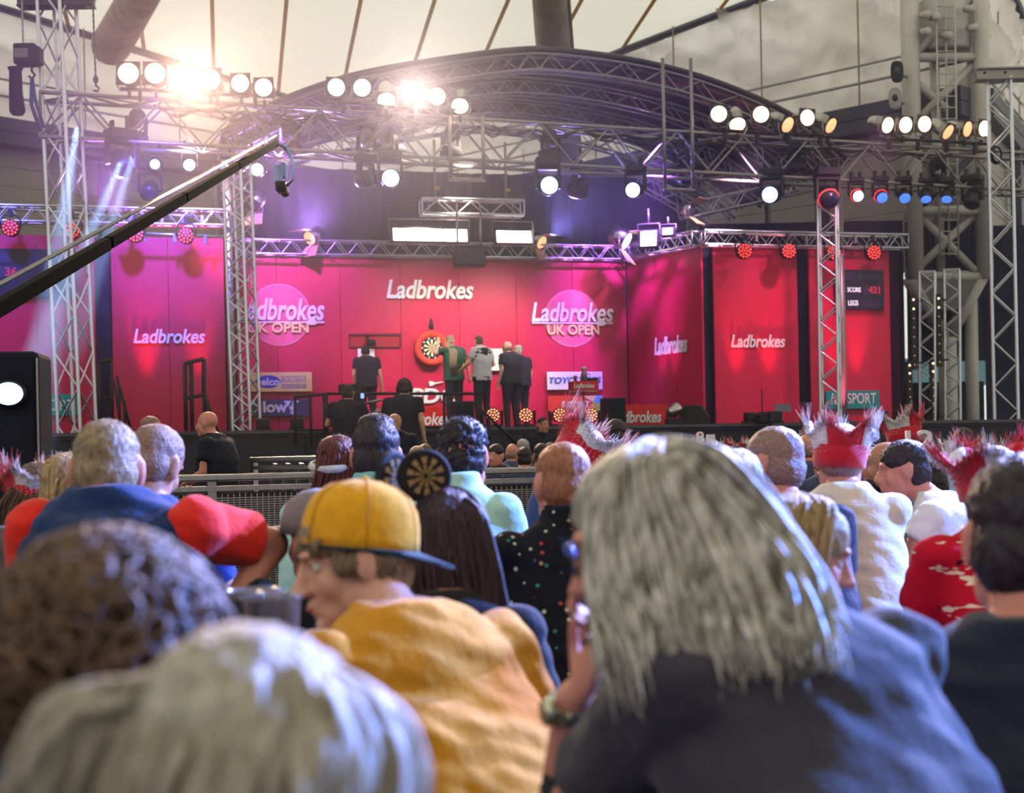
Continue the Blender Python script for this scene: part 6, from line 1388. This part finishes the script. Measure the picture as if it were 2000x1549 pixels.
# ---- middle group in front of the barrier
M_POLKA = dots_mat('spotted_black_shirt', (20, 20, 30), [(200, 196, 176), (196, 150, 120), (190, 70, 70), (206, 206, 196), (60, 140, 110), (90, 80, 110), (205, 200, 180)], 32, .19)
r, F, A, sc, J = person('ginger balding man in black shirt with small coloured spots', (1098, 946, 4.25), yaw=12, hyaw=6, hpitch=-8, sw=.205, bulk=1.15, lean=.12, hf=.04, shirt=M_POLKA, collar=True, hair='ginger', hairkind='crop', k=1.04, skin=SKINR, arms={-1: ((-.06, .08, -.28), (.04, .3, -.26)), 1: ((.06, .08, -.28), (-.04, .3, -.26))})
r, F, A, sc, J = person('spectator in a leaning red fur hat behind the ginger man', (1136, 892, 6.0), yaw=0, hroll=25, sw=.18, shirt=cloth('denim_shirt', (60, 80, 120)), hair='fair', skin=SKINR)
jester_hat(r, F, 1.3, .2, dz=-.055, ph=.6, seed=9, flare=.3, fur=120, white_first=False)
M_MINT = cloth('mint_polo', (176, 222, 202), var=.05); M_MINT2 = cloth('teal_mint_polo', (120, 190, 184), var=.05)
r, F, A, sc, J = person('man with dark curly hair in a pale mint polo', (905, 889, 5.1), yaw=-14, hyaw=0, sw=.185, lean=.12, hf=.04, shirt=M_MINT, collar=True, hair='dark', hairkind='curly', fz=900, fzL=.016, k=1.06, skin=SKINR)
r, F, A, sc, J = person('man with tall dark hair in a teal polo by the barrier', (735, 890, 5.2), yaw=4, sw=.18, shirt=M_MINT2, collar=True, hair='dark', hairkind='quiff', fz=700, fzL=.008, k=1.06, skin=SKINR)
r, F, A, sc, J = person('woman with long auburn hair and white headband', (662, 912, 5.6), yaw=-12, sw=.16, shirt=M_MINT, hair='auburn', fz=300, fzL=.02, skin=SKINR)
gs = [[P(672 - 26 * u, 858 + 4 * u, 5.6), P(700 - 76 * u, 890, 5.6 - .1), P(702 - 86 * u, 930, 5.6 - .115), P(690 - 82 * u, 962, 5.6 - .11), P(676 - 88 * u, 995, 5.6 - .12)] for u in (0, .33, .66, 1)]
strands('hair_locks', r, gs, 220, .006, HAIRM['auburn'], 41, 10, .004, .008)
obj('headband', MB().path([F @ Vector((.098 * math.cos(q), -.012 + .12 * math.sin(q), .012 + .02 * math.sin(q))) for q in [2 * PI * i / 28 for i in range(29)]], [.016] * 29, 6), cloth('white_headband', (206, 204, 204)), r, True)
# woman with dartboard ears
r, F, A, sc, J = person('woman with long dark plum hair and dartboard ears', (888, 1062, 3.25), yaw=-8, hyaw=-18, hroll=-10, sw=.165, shirt=cloth('black_vest', (22, 20, 26)), sleeve='long', hair='plum', k=1.02, skin=SKINR)
gs = [[P(870 + 10 * u, 968, 3.25), P(806 + 130 * u, 1000 - 4 * u, 3.25 - .085), P(798 + 166 * u, 1080, 3.25 - .105), P(806 + 170 * u, 1160, 3.25 - .11), P(822 + 166 * u, 1250, 3.25 - .12), P(840 + 160 * u, 1380, 3.25 - .14)] for u in [i / 7 for i in range(8)]]
strands('hair_locks', r, gs, 460, .0042, HAIRM['plum'], 51, 14, .004, .008)
hbnd = obj('ears_band', MB().path([F @ Vector((.095 * math.cos(q), -.005, .02 + .108 * math.sin(q))) for q in [PI * i / 14 for i in range(15)]], .006, 6), M_BLACK, r, True)
for px, py, yw, tl in ((768, 934, 58, -6), (829, 930, 22, 14)):
    c = toL(r, P(px, py, 3.22)); R = Matrix.Rotation(math.radians(yw) - r.rotation_euler.z, 3, 'Z') @ Matrix.Rotation(math.radians(tl), 3, 'Y')
    ear = obj('ear_disc', MB().lathe([(.058, -.008), (.064, -.004), (.064, .004), (.058, .008), (.05, .006)], c=c, R=R @ Matrix.Rotation(PI / 2, 3, 'X'), n=32, sy=.95), mat('ear_black', (24, 20, 26), .8), hbnd, True)
    for j in range(20):
        if j % 2: continue
        a, b = 2 * PI * (j - .5) / 20, 2 * PI * (j + .5) / 20
        for r0, r1 in ((.006, .026), (.029, .044)):
            obj('ear_sector', MB().add([c + R @ Vector((q * math.cos(t), y, q * math.sin(t))) for y in (-.0105, -.006) for q, t in ((r0, a), (r1, a), (r1, b), (r0, b))], [(0, 1, 2, 3), (4, 7, 6, 5), (0, 4, 5, 1), (1, 5, 6, 2), (2, 6, 7, 3), (3, 7, 4, 0)]), mat('ear_tan', (150, 122, 84), .8), ear)
    obj('ear_stalk', MB().tube(c + R @ Vector((0, 0, -.055)), F @ Vector((-.02, 0, .12)), .006, n=6), M_BLACK, ear)

# ---- left group
M_VEST = cloth('blue_black_vest', (18, 44, 92)); M_ORED = cloth('orange_red_sleeve', (226, 44, 30))
r, F, A, sc, J = person('man in dark blue top with red sleeve, hand on hip', (210, 918, 3.7), yaw=-12, hyaw=20, hpitch=-10, sw=.235, bulk=1.3, lean=.2, hf=.05, drop=-.05, bx=.08, shirt=M_VEST, sleeve='none', hair='fair', hairkind='crop', fz=1400, fzL=.006, k=1.08, skin=SKINR, fold=.012,
                        arms={1: ('W', P(532, 1064, 3.72), P(462, 1168, 3.60)), -1: ((-.06, .08, -.27), (0, .32, -.26))})
mb = MB(); e, h = A[1]; mb.ball(J[1], .082); mb.tube(J[1] + Vector((-.02, 0, 0)), J[1].lerp(e, .72), .080, .072, 16)
obj('sleeve', blob('sleeve', mb, .008, M_ORED, 4, .006), M_ORED, r)
mb = MB(); e, h = A[-1]; mb.ball(J[-1], .08); mb.tube(J[-1], J[-1].lerp(e, .72), .080, .072, 16); obj('sleeve', blob('sleeve', mb, .01, M_ORED, 4, .006), M_ORED, r)
person('balding man leaning behind the blue top man', (303, 908, 4.5), yaw=-8, hyaw=-8, hpitch=-24, hroll=10, sw=.19, shirt=cloth('royal_blue_top', (30, 50, 120)), hair='stub', hairkind='crop', k=1.05, skin=SKINT)
r, F, A, sc, J = person('woman in fur hat with long brown hair at the left edge', (72, 972, 5.0), yaw=15, hroll=6, sw=.17, shirt=cloth('mauve_top', (120, 104, 140)), hair='brown', skin=SKINR)
jester_hat(r, F, 1.0, -.05, dz=-.06, ph=.65, seed=13, flare=.3, fur=150, white_first=False)
gs = [[P(70 - 20 * u, 930, 5.0), P(90 - 66 * u, 955, 4.9), P(88 - 84 * u, 985, 4.88), P(60 - 64 * u, 1020, 4.88), P(40 - 50 * u, 1060, 4.86)] for u in (0, .5, 1)]
strands('hair_locks', r, gs, 160, .0055, HAIRM['brown'], 61, 10, .006, .008)
r, F, A, sc, J = person('fair haired woman between the fur hat and blue top man', (140, 955, 4.7), yaw=-20, hyaw=-15, sw=.16, shirt=cloth('lilac_top', (130, 112, 150)), hair='blond', fz=300, fzL=.02, k=.95, skin=SKINR)
gs = [[P(140, 915, 4.7), P(160 - 40 * u, 930, 4.62), P(162 - 48 * u, 965, 4.6), P(158 - 46 * u, 1010, 4.6)] for u in (0, .5, 1)]
strands('hair_locks', r, gs, 120, .005, HAIRM['blond'], 62, 10, .003, .008)
r, F, A, sc, J = person('person in black jacket and grey cap behind the yellow cap', (626, 1056, 3.7), yaw=30, hyaw=10, sw=.18, shirt=cloth('black_jacket', (18, 18, 26)), sleeve='long', hair='dark', skin=SKINR, arms={-1: ('W', P(508, 1170, 3.55), P(560, 1230, 3.7)), 1: ((.06, .08, -.26), (0, .3, -.24))})
cp = obj('cap', MB().lathe([(.098, .02), (.1, .05), (.085, .10), (.04, .13), (.01, .135)], n=22, sy=1.12), cloth('grey_cap', (128, 118, 122)), r, True)
for v in cp.data.vertices: v.co = F @ v.co
obj('cap_peak', MB().loft([(F @ Vector((0, .12, .025)), .075, .07), (F @ Vector((0, .12, .033)), .075, .07)], 18), M_BLACK, cp, True)

# ---- far spectators by the stage
FAR = [(968, 868, 15, 'dark', 'short', 150, 'with black quiff turned to the camera'), (1000, 866, 17.5, 'stub', 'balding', 0, 'with thinning hair beside the quiff'), (1021, 858, 18.5, 'grey', 'short', 10, 'with pale cap of hair beside the steps'),
       (1024, 872, 14.5, 'dark', 'crop', 0, 'with cropped dark hair before the steps'), (1057, 867, 15, 'dark', 'short', 8, 'with round dark hair left of the red hat'), (1075, 865, 18, 'brown', 'short', -8, 'with brown hair just left of the red hat'),
       (1204, 820, 10.5, 'dark', 'short', -25, 'with dark hair in a denim shirt, rising above the rest'), (1437, 872, 11, 'dark', 'short', 5, 'with black hair left of the bald man'), (1395, 880, 12, 'grey', 'crop', 5, 'with grey hair near the number headbands'),
       (830, 868, 16, 'brown', 'short', 0, 'with brown hair between the two polos'), (815, 872, 14, 'fair', 'short', 0, 'with fair hair between the two polos'), (1576, 846, 11, 'stub', 'balding', 0, 'with bald pate behind the fur hat man'),
       (1700, 850, 12, 'dark', 'short', 0, 'with dark hair right of the fur hat man'), (1880, 836, 12.5, 'dark', 'short', 0, 'with dark hair before the short towers'), (1610, 862, 9.5, 'brown', 'short', 0, 'with brown hair behind the white t-shirt')]
for px, top, d, hr, kind, yw, lab in FAR:
    H = P(px, top, d); H.z -= .12; person('distant spectator ' + lab, (px, top, d), loc=H, yaw=yw, sw=.19, shirt=cloth('denim_dark', (44, 62, 96)) if px == 1204 else M_CREW if px % 2 else cloth('slate_shirt', (62, 68, 96)), hair=hr, hairkind=kind, group='seated spectators near the stage', skin=SKINR, stand=H.z > 1.5)
for i, (px, top, d, lab) in enumerate([(1243, 846, 14, 'just right of the cabinet'), (1338, 846, 14.5, 'left of the number eight headband'), (1425, 852, 14.5, 'right of the number one headband'), (1472, 852, 13, 'furthest right before the bald man'), (1400, 866, 12.5, 'lying low behind the headbands'),
                           (1545, 838, 14, 'with round red wig shape'), (1870, 846, 11, 'before the short truss towers'), (1905, 852, 10.5, 'beside the right edge tower'), (1975, 850, 8.5, 'at the right edge, mostly white')]):
    H = P(px, top, d); H.z -= .19; r, F, A, sc, J = person('distant spectator in red and white fur hat ' + lab, (px, top, d), loc=H, yaw=0, sw=.19, shirt=M_CREW if i % 2 else cloth('mauve_top', (120, 104, 140)), hair='brown', group='distant fur hats in the crowd', skin=SKINR)
    jester_hat(r, F, 1.15, .1 * (-1) ** i, dz=-.05, ph=.7, seed=20 + i, flare=.5, fur=50, white_first=i % 2 == 0)
for px, top, d, tx, lab in ((1367, 870, 12.5, '8', 'distant spectator with a number eight headband'), (1388, 876, 12.3, '1', 'distant spectator with a number one headband')):
    H = P(px, top, d); H.z -= .12; r, F, A, sc, J = person(lab, (px, top, d), loc=H, sw=.18, shirt=M_CREW, hair='brown', skin=SKINR)
    hb2 = obj('headband', MB().path([F @ Vector((.09 * math.cos(q), -.01, .03 + .095 * math.sin(q))) for q in [PI * i / 10 for i in range(11)]], .008, 5), M_BLACK, r, True)
    obj('number', text_mesh(tx, mat('headband_white', (232, 226, 226), .6), .07, .10, .015, 0, .02), None, hb2, loc=F @ Vector((0, -.02, .19))); obj('spring', MB().tube(F @ Vector((0, -.02, .12)), F @ Vector((0, -.02, .15)), .006, n=5), M_BLACK, hb2)

# ---- tables, cups
M_WOOD = mat('table_wood', (176, 128, 96), .5, 0, .2, 6)
def table(label, c, L, Wd, z, rot):
    r = thing('table', label, 'table', (c[0], c[1], 0), rot)
    for k in range(5): obj('plank', MB().box((0, -Wd / 2 + Wd * (k + .5) / 5, z - .02), (L, Wd / 5 - .008, .04)), M_WOOD, r, bevel=.004)
    obj('apron', MB().box((0, -Wd / 2 + .03, z - .07), (L - .1, .025, .06)), M_WOOD, r)
    for x in (-1, 1):
        for y in (-1, 1): obj('leg', MB().box((x * (L / 2 - .12), y * (Wd / 2 - .06), (z - .04) / 2), (.06, .06, z - .04)), M_WOOD, r)
    return r
q = P(1762, 1122, 5.55); TZ = q.z; table('wooden table between the white t-shirts and the red shirt', (q.x + .1, q.y + .1), 1.3, .6, TZ, 1.35)
M_BEER = mat('amber_beer', (226, 120, 40), .15, trans=.55, spec=.5); M_FOAM = mat('beer_foam', (236, 220, 210), .8)
def cup(label, p, h=.15, beer=0.0, k=1.0, group=None):
    r = thing('plastic_cup', label, 'cup', p, 0, group); a, b = .030 * k, .042 * k
    obj('wall', MB().lathe([(a, .002), (b, h), (b + .002, h + .002), (b - .002, h), (a - .002, .006), (.002, .006)], n=24), M_GLASS, r, True)
    obj('rim', MB().path([((b + .001) * math.cos(t), (b + .001) * math.sin(t), h) for t in [2 * PI * j / 24 for j in range(25)]], .002, 5), M_GLASS, r, True)
    if beer: obj('beer', MB().lathe([(a * .92, .008), ((a + (b - a) * beer) * .94, h * beer), (.002, h * beer)], n=20), M_BEER, r, True); obj('foam', MB().lathe([((a + (b - a) * beer) * .94, h * beer), ((a + (b - a) * beer) * .95, h * beer + .012), (.002, h * beer + .012)], n=20), M_FOAM, r, True)
    return r
cup('plastic pint of amber beer on the wooden table', Vector((P(1738, 1112, 5.35).x, 5.35, TZ)), .15, .8, 1.1); cup('empty plastic cup behind the pint of beer', Vector((P(1750, 1080, 5.7).x, 5.7, TZ)), .15, 0, 1.05)
q = P(1742, 1118, 5.3); o = thing('menu_card', 'folded pale card lying on the wooden table edge', 'card', (q.x + .06, 5.32, TZ), .3); obj('sheet', MB().box((0, 0, .004), (.2, .14, .008)), M_WHITE, o); obj('fold', MB().box((0, .02, .012), (.2, .1, .006)), M_WHITE, o)
q = P(500, 1330, 2.3); TZ2 = .83; table('wooden table under the cups behind the blurred heads', (P(390, 1300, 2.3).x, 2.35), .45, .4, TZ2, .1)
for i, (px, d) in enumerate(((462, 2.25), (498, 2.32), (530, 2.2))): cup(('left', 'middle', 'right')[i] + ' plastic cup of the trio behind the blurred grey head', Vector((P(px, 1250, d).x, d, TZ2)), .16, .0, 1.1)
q = P(60, 1080, 3.9); table('wooden table at the left edge holding plastic jugs', (q.x - .1, 3.9), 1.0, .55, .80, -.1)
for i, (px, d) in enumerate(((20, 3.85), (62, 3.95), (104, 3.85))): cup(('left', 'middle', 'right')[i] + ' tall plastic jug of the trio at the left edge', Vector((P(px, 1030, d).x, d, .80)), .235, .0, 1.45)

# ------------------------------------------------------------------ stage haze: thin smoke that the lamps light up
hz = MB().box((0, 0, 0), (26, 13, 8.6)); hm = bpy.data.materials.new('stage_haze'); hm.use_nodes = True; nt = hm.node_tree; nt.nodes.remove(nt.nodes['Principled BSDF'])
vs_ = nt.nodes.new('ShaderNodeVolumeScatter'); vs_.inputs['Color'].default_value = (.92, .86, 1, 1); vs_.inputs['Density'].default_value = .019; vs_.inputs['Anisotropy'].default_value = .3
nt.links.new(vs_.outputs[0], [n for n in nt.nodes if n.type == 'OUTPUT_MATERIAL'][0].inputs['Volume'])
ho = obj('stage_haze', hz, hm, None, loc=S(0, 4.5, 4.35), rot=(0, 0, TH)); tag(ho, 'thin violet smoke hanging around the stage lamps', 'haze', kind='stuff')
bpy.data.scenes.remove(TMPS)
